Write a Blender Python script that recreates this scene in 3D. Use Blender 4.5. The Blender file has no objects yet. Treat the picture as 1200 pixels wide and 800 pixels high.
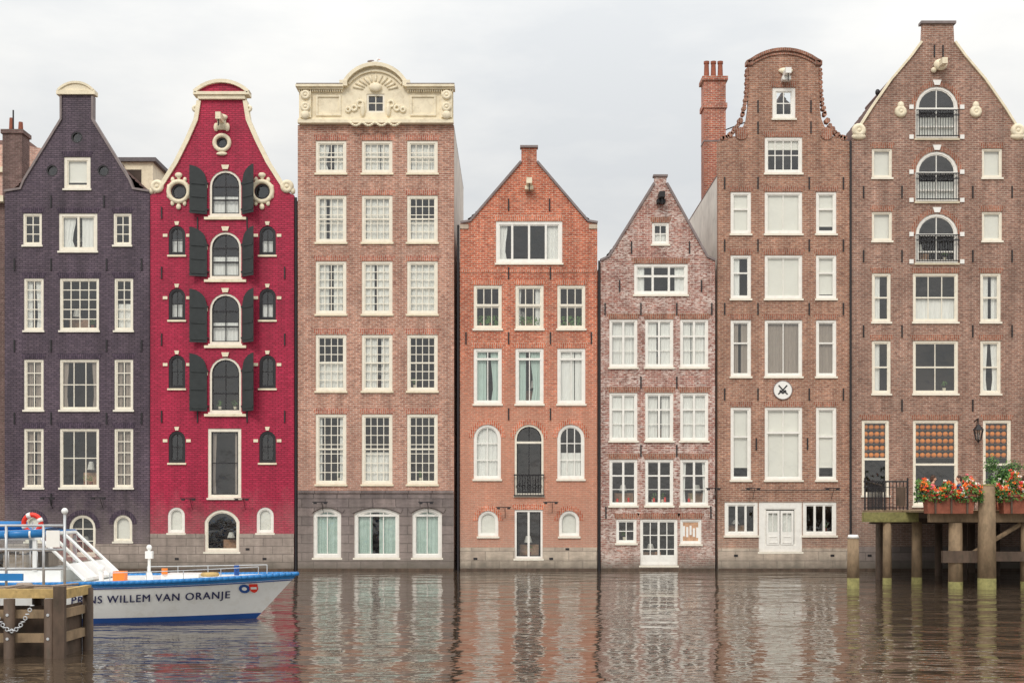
import bpy, math, random, bmesh
from mathutils import Vector, Matrix, noise
from mathutils.geometry import tessellate_polygon
random.seed(11)
scene=bpy.context.scene
S=25.0
def X(p): return (p-600)/S
def Z(p): return (668-p)/S
def lin(r,g,b):
    def f(c):
        c/=255.0
        return c/12.92 if c<=0.04045 else ((c+0.055)/1.055)**2.4
    return (f(r),f(g),f(b),1.0)
# ------------------------------------------------------------------ materials
def newmat(name):
    m=bpy.data.materials.new(name); m.use_nodes=True
    nt=m.node_tree; nt.nodes.clear()
    out=nt.nodes.new('ShaderNodeOutputMaterial')
    return m,nt,out
def N(nt,t,**k):
    n=nt.nodes.new(t)
    for a,b in k.items(): setattr(n,a,b)
    return n
def noise_n(nt,vec,scale,detail=3,rough=.5):
    n=N(nt,'ShaderNodeTexNoise'); n.inputs['Scale'].default_value=scale
    n.inputs['Detail'].default_value=detail; n.inputs['Roughness'].default_value=rough
    nt.links.new(vec,n.inputs['Vector']); return n.outputs['Fac']
def maprange(nt,v,a,b,c,d):
    n=N(nt,'ShaderNodeMapRange'); nt.links.new(v,n.inputs[0])
    for i,x in enumerate((a,b,c,d)): n.inputs[i+1].default_value=x
    return n.outputs[0]
def math_n(nt,op,a,b=None):
    n=N(nt,'ShaderNodeMath',operation=op)
    for i,x in enumerate((a,b)):
        if x is None: continue
        if isinstance(x,(int,float)): n.inputs[i].default_value=x
        else: nt.links.new(x,n.inputs[i])
    return n.outputs[0]
def mixc(nt,fac,a,b,blend='MIX'):
    n=N(nt,'ShaderNodeMixRGB',blend_type=blend)
    for s,x in zip(('Fac','Color1','Color2'),(fac,a,b)):
        if isinstance(x,(int,float)): n.inputs[s].default_value=x
        elif isinstance(x,tuple): n.inputs[s].default_value=x
        else: nt.links.new(x,n.inputs[s])
    return n.outputs['Color']
def scalevec(nt,vec,s):
    m=N(nt,'ShaderNodeMapping'); m.inputs['Scale'].default_value=s
    nt.links.new(vec,m.inputs['Vector']); return m.outputs['Vector']
def finish(nt,out,col,rough=.7,bumpsrc=None,bstr=.4,bdist=.01,metal=0,spec=.4):
    p=N(nt,'ShaderNodeBsdfPrincipled')
    if isinstance(col,tuple): p.inputs['Base Color'].default_value=col
    else: nt.links.new(col,p.inputs['Base Color'])
    p.inputs['Roughness'].default_value=rough; p.inputs['Metallic'].default_value=metal
    p.inputs['Specular IOR Level'].default_value=spec
    if bumpsrc is not None:
        b=N(nt,'ShaderNodeBump'); b.inputs['Strength'].default_value=bstr; b.inputs['Distance'].default_value=bdist
        nt.links.new(bumpsrc,b.inputs['Height']); nt.links.new(b.outputs[0],p.inputs['Normal'])
    nt.links.new(p.outputs[0],out.inputs[0]); return p
def wetband(nt,sepz,col,vec):
    nz=noise_n(nt,vec,2.0,4)
    zz=math_n(nt,'ADD',sepz,math_n(nt,'MULTIPLY',nz,-0.7))
    f=maprange(nt,zz,-0.25,0.35,0.85,0.0)
    col=mixc(nt,f,col,lin(62,60,48))
    # rising damp / salt bloom in the lowest storey
    n2=noise_n(nt,scalevec(nt,vec,(1.2,1.2,.7)),1.0,6,.7)
    zz=math_n(nt,'ADD',sepz,math_n(nt,'MULTIPLY',n2,-5.0))
    f=maprange(nt,zz,-1.6,1.2,.30,0.0)
    return mixc(nt,f,col,lin(170,158,146))
def brick(name,c1,c2,mortar,bw=.27,rh=.098,ms=.015,dirt=.28,patch=None,patchamt=.5,vertical=False,rough=.85,wet=True,fine=.35,streak=.26,low=None,odd=.0,oddc=None):
    m,nt,out=newmat(name)
    tc=N(nt,'ShaderNodeTexCoord'); o=tc.outputs['Object']
    sep=N(nt,'ShaderNodeSeparateXYZ'); nt.links.new(o,sep.inputs[0])
    xy=math_n(nt,'ADD',sep.outputs[0],sep.outputs[1])
    cb=N(nt,'ShaderNodeCombineXYZ')
    a,b=(sep.outputs[2],xy) if vertical else (xy,sep.outputs[2])
    nt.links.new(a,cb.inputs[0]); nt.links.new(b,cb.inputs[1])
    bt=N(nt,'ShaderNodeTexBrick'); nt.links.new(cb.outputs[0],bt.inputs['Vector'])
    bt.inputs['Color1'].default_value=c1; bt.inputs['Color2'].default_value=c2; bt.inputs['Mortar'].default_value=mortar
    bt.inputs['Scale'].default_value=1; bt.inputs['Mortar Size'].default_value=ms; bt.inputs['Mortar Smooth'].default_value=.2
    bt.inputs['Brick Width'].default_value=bw; bt.inputs['Row Height'].default_value=rh
    col=bt.outputs['Color']
    big=noise_n(nt,o,.33,6,.65); v=maprange(nt,big,.3,.7,1-dirt,1+dirt)
    st=noise_n(nt,scalevec(nt,o,(2.2,2.2,.16)),1.0,4,.6); v2=maprange(nt,st,.3,.7,1-streak,1+streak)
    fn=noise_n(nt,scalevec(nt,o,(3.4,3.4,9)),1.0,3,.75); v3=maprange(nt,fn,.28,.72,1-fine,1+fine)
    vv=math_n(nt,'MULTIPLY',math_n(nt,'MULTIPLY',v,v2),v3)
    c=N(nt,'ShaderNodeCombineXYZ')
    for i in range(3): nt.links.new(vv,c.inputs[i])
    col=mixc(nt,1.0,col,c.outputs[0],'MULTIPLY')
    if oddc is not None:  # scattered odd bricks
        on=noise_n(nt,scalevec(nt,o,(3.7,3.7,10)),1.3,1,.5)
        col=mixc(nt,maprange(nt,on,.58,.65,0,odd),col,oddc)
        pb=noise_n(nt,scalevec(nt,o,(1,1,1.3)),.9,5,.7)      # repointed / faded areas
        col=mixc(nt,maprange(nt,pb,.55,.72,0,.38),col,mortar)
    if low is not None:
        f=maprange(nt,math_n(nt,'ADD',sep.outputs[2],math_n(nt,'MULTIPLY',big,6.0)),low[1],low[1]+5,.6,0)
        col=mixc(nt,f,col,low[0])
    if patch is not None:
        pn=noise_n(nt,scalevec(nt,o,(1.0,1.0,1.5)),.7,8,.8)
        f=maprange(nt,pn,.44,.58,.12,patchamt)
        pf=noise_n(nt,scalevec(nt,o,(4.0,4.0,11)),1.2,2,.7)
        f=math_n(nt,'MULTIPLY',f,maprange(nt,pf,.44,.54,0.0,1))
        col=mixc(nt,f,col,patch)
    if wet: col=wetband(nt,sep.outputs[2],col,o)
    h=math_n(nt,'ADD',math_n(nt,'MULTIPLY',bt.outputs['Fac'],-1.0),fn)
    finish(nt,out,col,rough,h,.7,.02)
    return m
def simple(name,c,rough=.6,amt=.12,ns=3.0,bump=.0,metal=0,spec=.4,stretch=(1,1,1),dirt=None):
    m,nt,out=newmat(name)
    tc=N(nt,'ShaderNodeTexCoord'); o=scalevec(nt,tc.outputs['Object'],stretch)
    n=noise_n(nt,o,ns,5,.6)
    v=maprange(nt,n,.3,.7,1-amt,1+amt)
    cc=N(nt,'ShaderNodeCombineXYZ')
    for i in range(3): nt.links.new(v,cc.inputs[i])
    col=mixc(nt,1.0,c,cc.outputs[0],'MULTIPLY')
    if dirt is not None:
        n2=noise_n(nt,o,ns*1.7,6,.7)
        col=mixc(nt,maprange(nt,n2,.5,.75,0,.6),col,dirt)
    finish(nt,out,col,rough,n if bump else None,bump,.02,metal,spec)
    return m
def stone(name,c1,c2,mortar,bw=.9,rh=.38):
    return brick(name,c1,c2,mortar,bw=bw,rh=rh,ms=.018,dirt=.25,fine=.2,streak=.3)
MT={}
MT['br_purple']=brick('dark_purple_painted_brick',lin(82,69,80),lin(98,83,93),lin(60,50,60),dirt=.22,fine=.3,rough=.6)
MT['br_red']=brick('crimson_painted_brick',lin(184,40,74),lin(168,30,64),lin(134,24,52),dirt=.16,fine=.24,rough=.55,streak=.16)
MT['br_c']=brick('brown_brick',lin(192,140,118),lin(160,110,92),lin(202,178,162),dirt=.18,odd=.5,oddc=lin(122,80,68),low=(lin(190,154,138),4.5))
MT['br_d']=brick('orange_brick',lin(204,110,78),lin(172,84,60),lin(204,170,148),dirt=.22,low=(lin(204,154,130),9.5),odd=.5,oddc=lin(136,68,52))
MT['br_e']=brick('weathered_mottled_brick',lin(160,96,82),lin(130,74,66),lin(190,168,154),dirt=.2,patch=lin(232,216,206),patchamt=.9,fine=.5)
MT['br_f']=brick('tan_brown_brick',lin(174,126,102),lin(146,102,84),lin(184,160,142),dirt=.22,odd=.5,oddc=lin(112,76,64))
MT['br_g']=brick('grey_brown_brick',lin(162,122,104),lin(134,98,84),lin(176,156,142),dirt=.22,odd=.5,oddc=lin(104,76,66))
MT['br_n']=brick('dull_brown_brick',lin(120,94,90),lin(102,78,74),lin(130,114,106),dirt=.2)
MT['br_pink']=brick('pale_pink_brick',lin(206,162,146),lin(190,144,130),lin(200,180,165),dirt=.15)
MT['br_chim']=brick('chimney_brick',lin(190,112,86),lin(156,84,70),lin(196,170,152),dirt=.3,wet=False)
MT['lin_c']=brick('soldier_brick_red',lin(190,122,98),lin(162,94,78),lin(196,168,152),vertical=True,wet=False,dirt=.15)
MT['lin_d']=brick('soldier_brick_orange',lin(208,122,90),lin(182,98,72),lin(206,170,150),vertical=True,wet=False,dirt=.15)
MT['lin_f']=brick('soldier_brick_brown',lin(166,110,88),lin(138,88,70),lin(170,146,130),vertical=True,wet=False,dirt=.15)
MT['lin_a']=brick('soldier_brick_dark',lin(74,62,74),lin(90,76,88),lin(56,48,60),vertical=True,wet=False,dirt=.15)
MT['stone_grey']=stone('grey_plinth_stone',lin(164,150,140),lin(144,130,122),lin(112,102,96))
MT['stone_dark']=stone('dark_plinth_stone',lin(138,124,120),lin(112,102,100),lin(84,76,74),bw=1.1,rh=.42)
MT['stone_light']=stone('light_plinth_render',lin(200,184,164),lin(184,166,148),lin(156,142,128),bw=1.3,rh=.45)
MT['cream']=simple('cream_painted_stone',lin(238,226,198),.6,.1,2.5,.15,dirt=lin(192,174,146))
MT['frame']=simple('cream_painted_wood',lin(240,233,216),.45,.06,4,dirt=lin(214,204,184))
MT['framew']=simple('white_painted_wood',lin(243,240,232),.45,.05,4,dirt=lin(222,216,204))
MT['framed']=simple('black_painted_wood',lin(46,44,46),.4,.1,4)
MT['shutter']=simple('dark_green_shutter_paint',lin(54,58,58),.45,.15,4,.1)
MT['iron']=simple('black_iron',lin(40,38,40),.5,.2,8)
MT['plaster']=simple('weathered_plaster',lin(222,216,206),.85,.14,.8,.2,dirt=lin(170,160,150))
MT['roof']=simple('roof_tiles',lin(128,104,98),.8,.25,6,.6,stretch=(1,3,1))
MT['roofgrey']=simple('roof_slate',lin(104,98,100),.7,.2,5,.4)
MT['coping']=simple('grey_lead_coping',lin(132,120,118),.6,.2,3,.2)
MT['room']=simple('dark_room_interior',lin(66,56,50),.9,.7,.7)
MT['cur_w']=simple('white_curtain',lin(238,236,230),.9,.1,6,stretch=(6,1,.3))
MT['cur_g']=simple('pale_green_curtain',lin(188,206,196),.9,.12,6,stretch=(6,1,.3))
MT['cur_b']=simple('beige_curtain',lin(160,146,134),.9,.15,6,stretch=(6,1,.3))
MT['blind']=simple('cream_blind',lin(236,232,222),.9,.06,.5)
MT['cheese']=simple('yellow_cheese_rind',lin(250,190,44),.45,.12,9)
MT['cheese2']=simple('orange_cheese_rind',lin(226,132,34),.45,.12,9)
MT['wood']=simple('weathered_timber',lin(146,124,98),.85,.3,4,.5,stretch=(1,1,.4),dirt=lin(94,86,66))
MT['woodd']=simple('dark_wet_timber',lin(88,72,60),.7,.35,4,.5,stretch=(1,1,.4),dirt=lin(58,58,44))
MT['woody']=simple('ochre_edge_timber',lin(186,158,104),.8,.25,5,.4,dirt=lin(128,106,72))
MT['algae']=simple('algae_timber',lin(134,128,80),.85,.3,5,.4,dirt=lin(78,82,50))
MT['rust']=simple('rusty_planter_steel',lin(150,88,68),.8,.25,5,.3,dirt=lin(104,62,50))
MT['leaf']=simple('leaf_green',lin(92,130,56),.6,.4,9)
MT['leafd']=simple('leaf_dark_green',lin(54,88,44),.6,.4,9)
MT['fl_r']=simple('red_petals',lin(226,50,40),.6,.2,9)
MT['fl_o']=simple('orange_petals',lin(250,130,50),.6,.2,9)
MT['fl_w']=simple('white_petals',lin(248,240,230),.6,.1,9)
MT['fl_p']=simple('pink_petals',lin(236,120,136),.6,.1,9)
MT['bwhite']=simple('white_hull_paint',lin(236,237,234),.3,.05,1.5,dirt=lin(212,208,198))
MT['bblue']=simple('blue_hull_paint',lin(42,124,190),.3,.08,3)
MT['bnavy']=simple('navy_hull_paint',lin(34,78,146),.35,.1,3)
MT['letter']=simple('dark_blue_lettering',lin(40,42,84),.5,.05,3)
MT['red']=simple('signal_red',lin(226,56,40),.45,.08,5)
MT['orange']=simple('orange_plastic',lin(240,130,50),.45,.08,5)
MT['steel']=simple('galvanised_steel',lin(196,198,200),.4,.1,6,metal=.3)
MT['skin']=simple('skin',lin(222,170,142),.6,.06,8)
MT['hair']=simple('brown_hair',lin(74,50,36),.7,.2,20)
MT['shirt_b']=simple('blue_shirt',lin(70,96,140),.8,.1,9)
MT['shirt_w']=simple('white_shirt',lin(230,226,220),.8,.05,9)
MT['shirt_r']=simple('rust_shirt',lin(176,80,60),.8,.1,9)
MT['trouser']=simple('dark_trousers',lin(50,50,60),.8,.1,9)
MT['gull']=simple('gull_feathers',lin(226,226,226),.7,.1,9)
MT['signw']=simple('white_enamel',lin(242,240,234),.4,.03,5)
MT['board']=simple('wooden_notice_board',lin(200,158,126),.6,.3,7)
def glassmat():
    m,nt,out=newmat('old_window_glass')
    tc=N(nt,'ShaderNodeTexCoord')
    n=noise_n(nt,tc.outputs['Object'],1.5,2)
    b=N(nt,'ShaderNodeBump'); b.inputs['Strength'].default_value=.6; b.inputs['Distance'].default_value=.05
    nt.links.new(n,b.inputs['Height'])
    g=N(nt,'ShaderNodeBsdfGlossy'); g.inputs['Roughness'].default_value=.02; g.inputs['Color'].default_value=(1,1,1,1)
    nt.links.new(b.outputs[0],g.inputs['Normal'])
    t=N(nt,'ShaderNodeBsdfTransparent'); t.inputs['Color'].default_value=(.95,.97,.96,1)
    lw=N(nt,'ShaderNodeLayerWeight'); lw.inputs['Blend'].default_value=.5
    f=math_n(nt,'ADD',math_n(nt,'MULTIPLY',math_n(nt,'POWER',lw.outputs['Facing'],5.0),.85),.11)
    mx=N(nt,'ShaderNodeMixShader'); nt.links.new(f,mx.inputs[0]); nt.links.new(t.outputs[0],mx.inputs[1]); nt.links.new(g.outputs[0],mx.inputs[2])
    nt.links.new(mx.outputs[0],out.inputs[0]); return m
MT['glass']=glassmat()
def watermat():
    m,nt,out=newmat('canal_water_surface')
    tc=N(nt,'ShaderNodeTexCoord'); o=tc.outputs['Object']
    a=noise_n(nt,scalevec(nt,o,(.42,1.0,1)),.8,1.5,.4)
    b=noise_n(nt,scalevec(nt,o,(.7,1.5,1)),2.3,1.5,.5)
    c=noise_n(nt,o,.15,2)
    amp=maprange(nt,c,.35,.65,.6,1.3)
    h=math_n(nt,'ADD',math_n(nt,'MULTIPLY',a,1.0),math_n(nt,'MULTIPLY',b,.30))
    h=math_n(nt,'MULTIPLY',h,amp)
    p=finish(nt,out,lin(78,66,54),.02,h,1.0,.09,0,1.0)
    p.inputs['IOR'].default_value=1.7
    return m
MT['water']=watermat()
MT['ground']=simple('earth_and_paving',lin(120,112,104),.9,.2,.5,.3)
MT['bed']=simple('canal_mud',lin(70,62,50),.9,.2,.5,.3)
# ------------------------------------------------------------------ mesh tools
def shape(x0,x1,z0,z1,rise=0,n=10):
    if rise<=0.001: return [(x0,z0),(x1,z0),(x1,z1),(x0,z1)]
    w=(x1-x0)/2; xc=(x0+x1)/2; rise=min(rise,w)
    R=(w*w+rise*rise)/(2*rise); zc=z1-R; a=math.asin(min(1,w/R))
    return [(x0,z0),(x1,z0)]+[(xc+R*math.sin(a-2*a*i/n),zc+R*math.cos(a-2*a*i/n)) for i in range(n+1)]
def arc(xa,xb,z,rise,n=12):
    w=(xb-xa)/2; xc=(xa+xb)/2; R=(w*w+rise*rise)/(2*rise); zc=z+rise-R; a=math.asin(min(1,w/R))
    return [(xc-R*math.sin(a-2*a*i/n),zc+R*math.cos(a-2*a*i/n)) for i in range(n+1)]
class Part:
    def __init__(s,mat,smooth=False): s.v=[];s.f=[];s.mat=mat;s.smooth=smooth
    def add(s,vs,fs):
        o=len(s.v); s.v+=[tuple(v) for v in vs]; s.f+=[[i+o for i in f] for f in fs]
    def box(s,x0,x1,y0,y1,z0,z1):
        s.add([(x0,y0,z0),(x1,y0,z0),(x1,y1,z0),(x0,y1,z0),(x0,y0,z1),(x1,y0,z1),(x1,y1,z1),(x0,y1,z1)],
              [(0,1,5,4),(1,2,6,5),(2,3,7,6),(3,0,4,7),(4,5,6,7),(3,2,1,0)])
    def face(s,pts): s.add(pts,[list(range(len(pts)))])
    def prism(s,outer,y0,y1,holes=(),back=False,sides=True):
        loops=[outer]+list(holes)
        tri=tessellate_polygon([[Vector((x,z,0)) for x,z in l] for l in loops])
        flat=[p for l in loops for p in l]; n=len(flat)
        vs=[(x,y0,z) for x,z in flat]+[(x,y1,z) for x,z in flat]
        fs=[list(t) for t in tri]
        if back: fs+=[[i+n for i in reversed(t)] for t in tri]
        if sides:
            o=0
            for l in loops:
                k=len(l)
                for i in range(k):
                    j=(i+1)%k; fs.append([o+i,o+j,n+o+j,n+o+i])
                o+=k
        s.add(vs,fs)
    def ring(s,a,b,y0,y1):
        k=len(a); vs=[(x,y0,z) for x,z in a]+[(x,y0,z) for x,z in b]+[(x,y1,z) for x,z in a]+[(x,y1,z) for x,z in b]
        fs=[]
        for i in range(k):
            j=(i+1)%k
            fs+=[[i,j,k+j,k+i],[k+i,k+j,3*k+j,3*k+i],[i,j,2*k+j,2*k+i]]
        s.add(vs,fs)
    def ribbon(s,pts,w,y0,y1,side=0.5):
        n=len(pts); L=[];R=[]
        for i in range(n):
            a=pts[max(0,i-1)]; b=pts[min(n-1,i+1)]
            dx,dz=b[0]-a[0],b[1]-a[1]; l=math.hypot(dx,dz) or 1
            nx,nz=-dz/l,dx/l
            L.append((pts[i][0]+nx*w*side,pts[i][1]+nz*w*side)); R.append((pts[i][0]-nx*w*(1-side),pts[i][1]-nz*w*(1-side)))
        s.prism2(L,R,y0,y1)
    def prism2(s,L,R,y0,y1):
        n=len(L)
        vs=[(x,y0,z) for x,z in L]+[(x,y0,z) for x,z in R]+[(x,y1,z) for x,z in L]+[(x,y1,z) for x,z in R]
        fs=[]
        for i in range(n-1):
            fs+=[[i,i+1,n+i+1,n+i],[2*n+i,2*n+i+1,i+1,i],[n+i,n+i+1,3*n+i+1,3*n+i],[2*n+i,2*n+i+1,3*n+i+1,3*n+i]]
        fs+=[[0,n,3*n,2*n],[n-1,2*n-1,4*n-1,3*n-1]]
        s.add(vs,fs)
    def tube(s,p0,p1,r,n=8,r1=None):
        p0=Vector(p0);p1=Vector(p1); d=(p1-p0).normalized()
        u=d.orthogonal().normalized(); w=d.cross(u); r1=r if r1 is None else r1
        vs=[];fs=[]
        for i in range(n):
            a=2*math.pi*i/n; vs.append(p0+(u*math.cos(a)+w*math.sin(a))*r)
        for i in range(n):
            a=2*math.pi*i/n; vs.append(p1+(u*math.cos(a)+w*math.sin(a))*r1)
        for i in range(n): fs.append([i,(i+1)%n,n+(i+1)%n,n+i])
        fs+=[list(range(n))[::-1],list(range(n,2*n))]
        s.add(vs,fs)
    def path(s,pts,r,n=6):
        for a,b in zip(pts[:-1],pts[1:]): s.tube(a,b,r,n)
    def ball(s,c,rx,ry=None,rz=None,n=12,m=8):
        ry=rx if ry is None else ry; rz=rx if rz is None else rz
        vs=[(c[0],c[1],c[2]+rz)];fs=[]
        for j in range(1,m):
            t=math.pi*j/m
            for i in range(n):
                a=2*math.pi*i/n; vs.append((c[0]+rx*math.sin(t)*math.cos(a),c[1]+ry*math.sin(t)*math.sin(a),c[2]+rz*math.cos(t)))
        vs.append((c[0],c[1],c[2]-rz)); e=len(vs)-1
        for i in range(n):
            fs.append([0,1+i,1+(i+1)%n]); fs.append([e,e-n+(i+1)%n,e-n+i])
        for j in range(m-2):
            for i in range(n):
                a=1+j*n+i;b=1+j*n+(i+1)%n; fs.append([a,a+n,b+n,b])
        s.add(vs,fs)
    def torus(s,c,R,r,axis='y',n=20,m=8):
        vs=[];fs=[]
        for i in range(n):
            a=2*math.pi*i/n
            for j in range(m):
                b=2*math.pi*j/m; q=R+r*math.cos(b)
                if axis=='y': vs.append((c[0]+q*math.cos(a),c[1]+r*math.sin(b),c[2]+q*math.sin(a)))
                else: vs.append((c[0]+q*math.cos(a),c[1]+q*math.sin(a),c[2]+r*math.sin(b)))
        for i in range(n):
            for j in range(m): fs.append([i*m+j,i*m+(j+1)%m,((i+1)%n)*m+(j+1)%m,((i+1)%n)*m+j])
        s.add(vs,fs)
class Obj:
    def __init__(s,name,loc=(0,0,0),shift=(0,0,0)):
        s.name=name;s.loc=Vector(loc);s.shift=Vector(shift);s.parts={};s.holes=[]
    def p(s,part,mat,smooth=False):
        if part not in s.parts: s.parts[part]=Part(MT[mat],smooth)
        return s.parts[part]
    def build(s):
        e=bpy.data.objects.new(s.name,None); e.location=s.loc+s.shift; e.empty_display_size=.5
        scene.collection.objects.link(e)
        for k,p in s.parts.items():
            if not p.v: continue
            me=bpy.data.meshes.new(s.name+'_'+k); me.from_pydata(p.v,[],p.f); me.materials.append(p.mat)
            if p.smooth:
                for q in me.polygons: q.use_smooth=True
            me.update()
            bm=bmesh.new(); bm.from_mesh(me); bmesh.ops.recalc_face_normals(bm,faces=bm.faces); bm.to_mesh(me); bm.free()
            o=bpy.data.objects.new(k,me); scene.collection.objects.link(o); o.parent=e; o.location=-s.loc
        return e
# ------------------------------------------------------------------ windows
def sheet(p,x0,x1,z0,z1,y,amp=.018,lam=.17,tie=0):
    n=max(3,int((x1-x0)/.03)); vs=[];fs=[]; ph=random.random()*6
    l2=lam*(.8+random.random()*.6); m=4 if tie else 1
    def cx(x,k):
        if not tie: return x
        g=(.92,.72,.78,.92,1.0)[k]
        return x0+(x-x0)*g if tie>0 else x1-(x1-x)*g
    for i in range(n+1):
        x=x0+(x1-x0)*i/n
        yy=amp*math.sin(2*math.pi*x/l2+ph)+amp*.5*math.sin(2*math.pi*x/(l2*.43)+ph*2)
        for k in range(m+1): vs.append((cx(x,k),y+yy*(1-.4*k/m),z0+(z1-z0)*k/m))
    for i in range(n):
        for k in range(m):
            a=i*(m+1)+k; fs.append([a,a+m+1,a+m+2,a+1])
    p.add(vs,fs)
def win(h,xa,xb,ya,yb,rise=0,fr=.10,cols=2,rows=3,cur='sides',frame='frame',sash=None,sill='frame',lint='lin_c',cmat='cur_w',mull=(),trans=(),bar=.042,rec=.035,cov=None,rails=(),clut=True):
    x0,x1,z0,z1=X(xa),X(xb),Z(yb),Z(ya)
    if rise=='semi': rise=(x1-x0)/2-.001
    o=shape(x0,x1,z0,z1,rise); h.holes.append((o,x0,x1,z0,z1))
    w=(x1-x0)/2; r2=rise*(w-fr)/w if rise else 0
    i1=shape(x0+fr,x1-fr,z0+fr,z1-fr,r2)
    f=h.p('window_frames_'+frame,frame); f.ring(o,i1,rec,rec+.12)
    ix0,ix1,iz0,iz1=x0+fr,x1-fr,z0+fr,z1-fr
    sm=frame if sash is None else sash
    st=.05; w2=w-fr
    i2=shape(ix0+st,ix1-st,iz0+st,iz1-st,r2*(w2-st)/w2 if r2 else 0)
    sf=h.p('sashes_'+sm,sm); sf.ring(i1,i2,rec+.03,rec+.09)
    h.p('window_glass','glass').face([(a,rec+.07,b) for a,b in i2])
    R=(w2*w2+r2*r2)/(2*r2) if r2 else 0; xc=(x0+x1)/2
    def top(x): return iz1 if not r2 else iz1-R+math.sqrt(max(0,R*R-(x-xc)**2))
    def half(z):
        if not r2 or z<iz1-r2: return w2
        return math.sqrt(max(0,R*R-(z-(iz1-R))**2))
    for k in range(1,cols):
        x=ix0+(ix1-ix0)*k/cols; sf.box(x-bar/2,x+bar/2,rec+.045,rec+.085,iz0,top(x))
    for k in range(1,rows):
        z=iz0+(iz1-iz0)*k/rows; q=half(z); sf.box(xc-q,xc+q,rec+.0475,rec+.0825,z-bar/2,z+bar/2)
    for m in mull:
        x=ix0+(ix1-ix0)*m; f.box(x-.05,x+.05,rec+.01,rec+.1,iz0,top(x))
    for m in trans:
        z=iz0+(iz1-iz0)*m; q=half(z); f.box(xc-q,xc+q,rec+.008,rec+.105,z-.05,z+.05)
    for m in rails:
        z=iz0+(iz1-iz0)*m; q=half(z); sf.box(xc-q,xc+q,rec+.025,rec+.095,z-.035,z+.035)
    if sill: h.p('sills_'+sill,sill).box(x0-.05,x1+.05,-.07,rec-.003,z0-.09,z0-.004)
    if lint:
        lp=h.p('brick_lintels',lint)
        if rise:
            a=shape(x0,x1,z0,z1,rise)[2:]; b=shape(x0-.22,x1+.22,z0,z1+.24,rise*(w+.22)/w)[2:]
            lp.prism2(a,b,-.012,.02)
        else:
            lp.prism([(x0-.02,z1+.006),(x1+.02,z1+.006),(x1+.14,z1+.27),(x0-.14,z1+.27)],-.012,.02)
    cy=rec+.125+random.random()*.06; W=ix1-ix0; H=iz1-iz0; cp='curtains_'+cmat
    if cur=='rand': cur=random.choice(['full','sides','sides','half','wide'])
    if cur=='full':
        g=random.choice((0,.04,.0,.12))*W; u=ix0+W*random.uniform(.35,.65)
        sheet(h.p(cp,cmat),ix0,u-g/2,iz0,iz1,cy); sheet(h.p(cp,cmat),u+g/2,ix1,iz0,iz1,cy)
    elif cur=='wide':
        q=.34+.13*random.random(); sheet(h.p(cp,cmat),ix0,ix0+W*q,iz0,iz1,cy,tie=random.choice((0,0,1))); sheet(h.p(cp,cmat),ix1-W*(.82-q),ix1,iz0,iz1,cy,tie=random.choice((0,0,-1)))
    elif cur=='sides':
        q=.14+.16*random.random(); q2=.14+.16*random.random()
        sheet(h.p(cp,cmat),ix0,ix0+W*q,iz0,iz1,cy,tie=random.choice((0,1))); sheet(h.p(cp,cmat),ix1-W*q2,ix1,iz0,iz1,cy,tie=random.choice((0,-1)))
    elif cur=='left': sheet(h.p(cp,cmat),ix0,ix0+W*.45,iz0,iz1,cy)
    elif cur=='half': sheet(h.p(cp,cmat),ix0,ix1,iz0,iz0+H*((cov or .5)+random.uniform(-.05,.08)),cy)
    elif cur=='blind':
        c=cov or 1.0; h.p('blinds','blind').box(ix0,ix1,cy-.02,cy-.01,iz1-H*c,iz1)
        if c<.98: h.p('blinds','blind').tube((ix0,cy-.02,iz1-H*c),(ix1,cy-.02,iz1-H*c),.025)
    if clut and cur in('none','sides','half') and W>.6 and random.random()<.65:
        q=h.p('sill_pots',random.choice(('rust','cream'))); 
        for _ in range(random.randint(1,2)):
            x=random.uniform(ix0+.15,ix1-.15); zz=iz0+.03; y=cy+.12
            q.tube((x,y,zz),(x,y,zz+.16),.07,8,.09); lf=h.p('sill_plant_leaves','leaf')
            for _k in range(30):
                a=random.random()*6.28; rr=random.random()*.17; p0=Vector((x+rr*math.cos(a),y+rr*.5*math.sin(a),zz+.18+random.random()*.26)); s=.05
                lf.add([p0,p0+Vector((random.uniform(-s,s),random.uniform(-s,s),s)),p0+Vector((random.uniform(-s,s)*1.5,0,s*.4))],[(0,1,2)])
    if cur in ('none','sides','wide') and W>.9 and random.random()<.5:   # furniture / lamp deeper in the room
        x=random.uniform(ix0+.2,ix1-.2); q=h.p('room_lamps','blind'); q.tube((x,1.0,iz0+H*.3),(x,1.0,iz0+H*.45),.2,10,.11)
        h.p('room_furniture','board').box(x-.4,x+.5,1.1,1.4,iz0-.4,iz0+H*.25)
def oculus(h,px,py,r,ring=.07,rm='frame',n=16):
    cx,cz=X(px),Z(py)
    c=lambda q:[(cx+q*math.cos(2*math.pi*i/n),cz+q*math.sin(2*math.pi*i/n)) for i in range(n)]
    h.holes.append((c(r),cx-r,cx+r,cz-r,cz+r))
    h.p('oculus_rings_'+rm,rm).ring(c(r),c(r-ring),.02,.14)
    h.p('window_glass','glass').face([(a,.1,b) for a,b in c(r-ring)])
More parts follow.
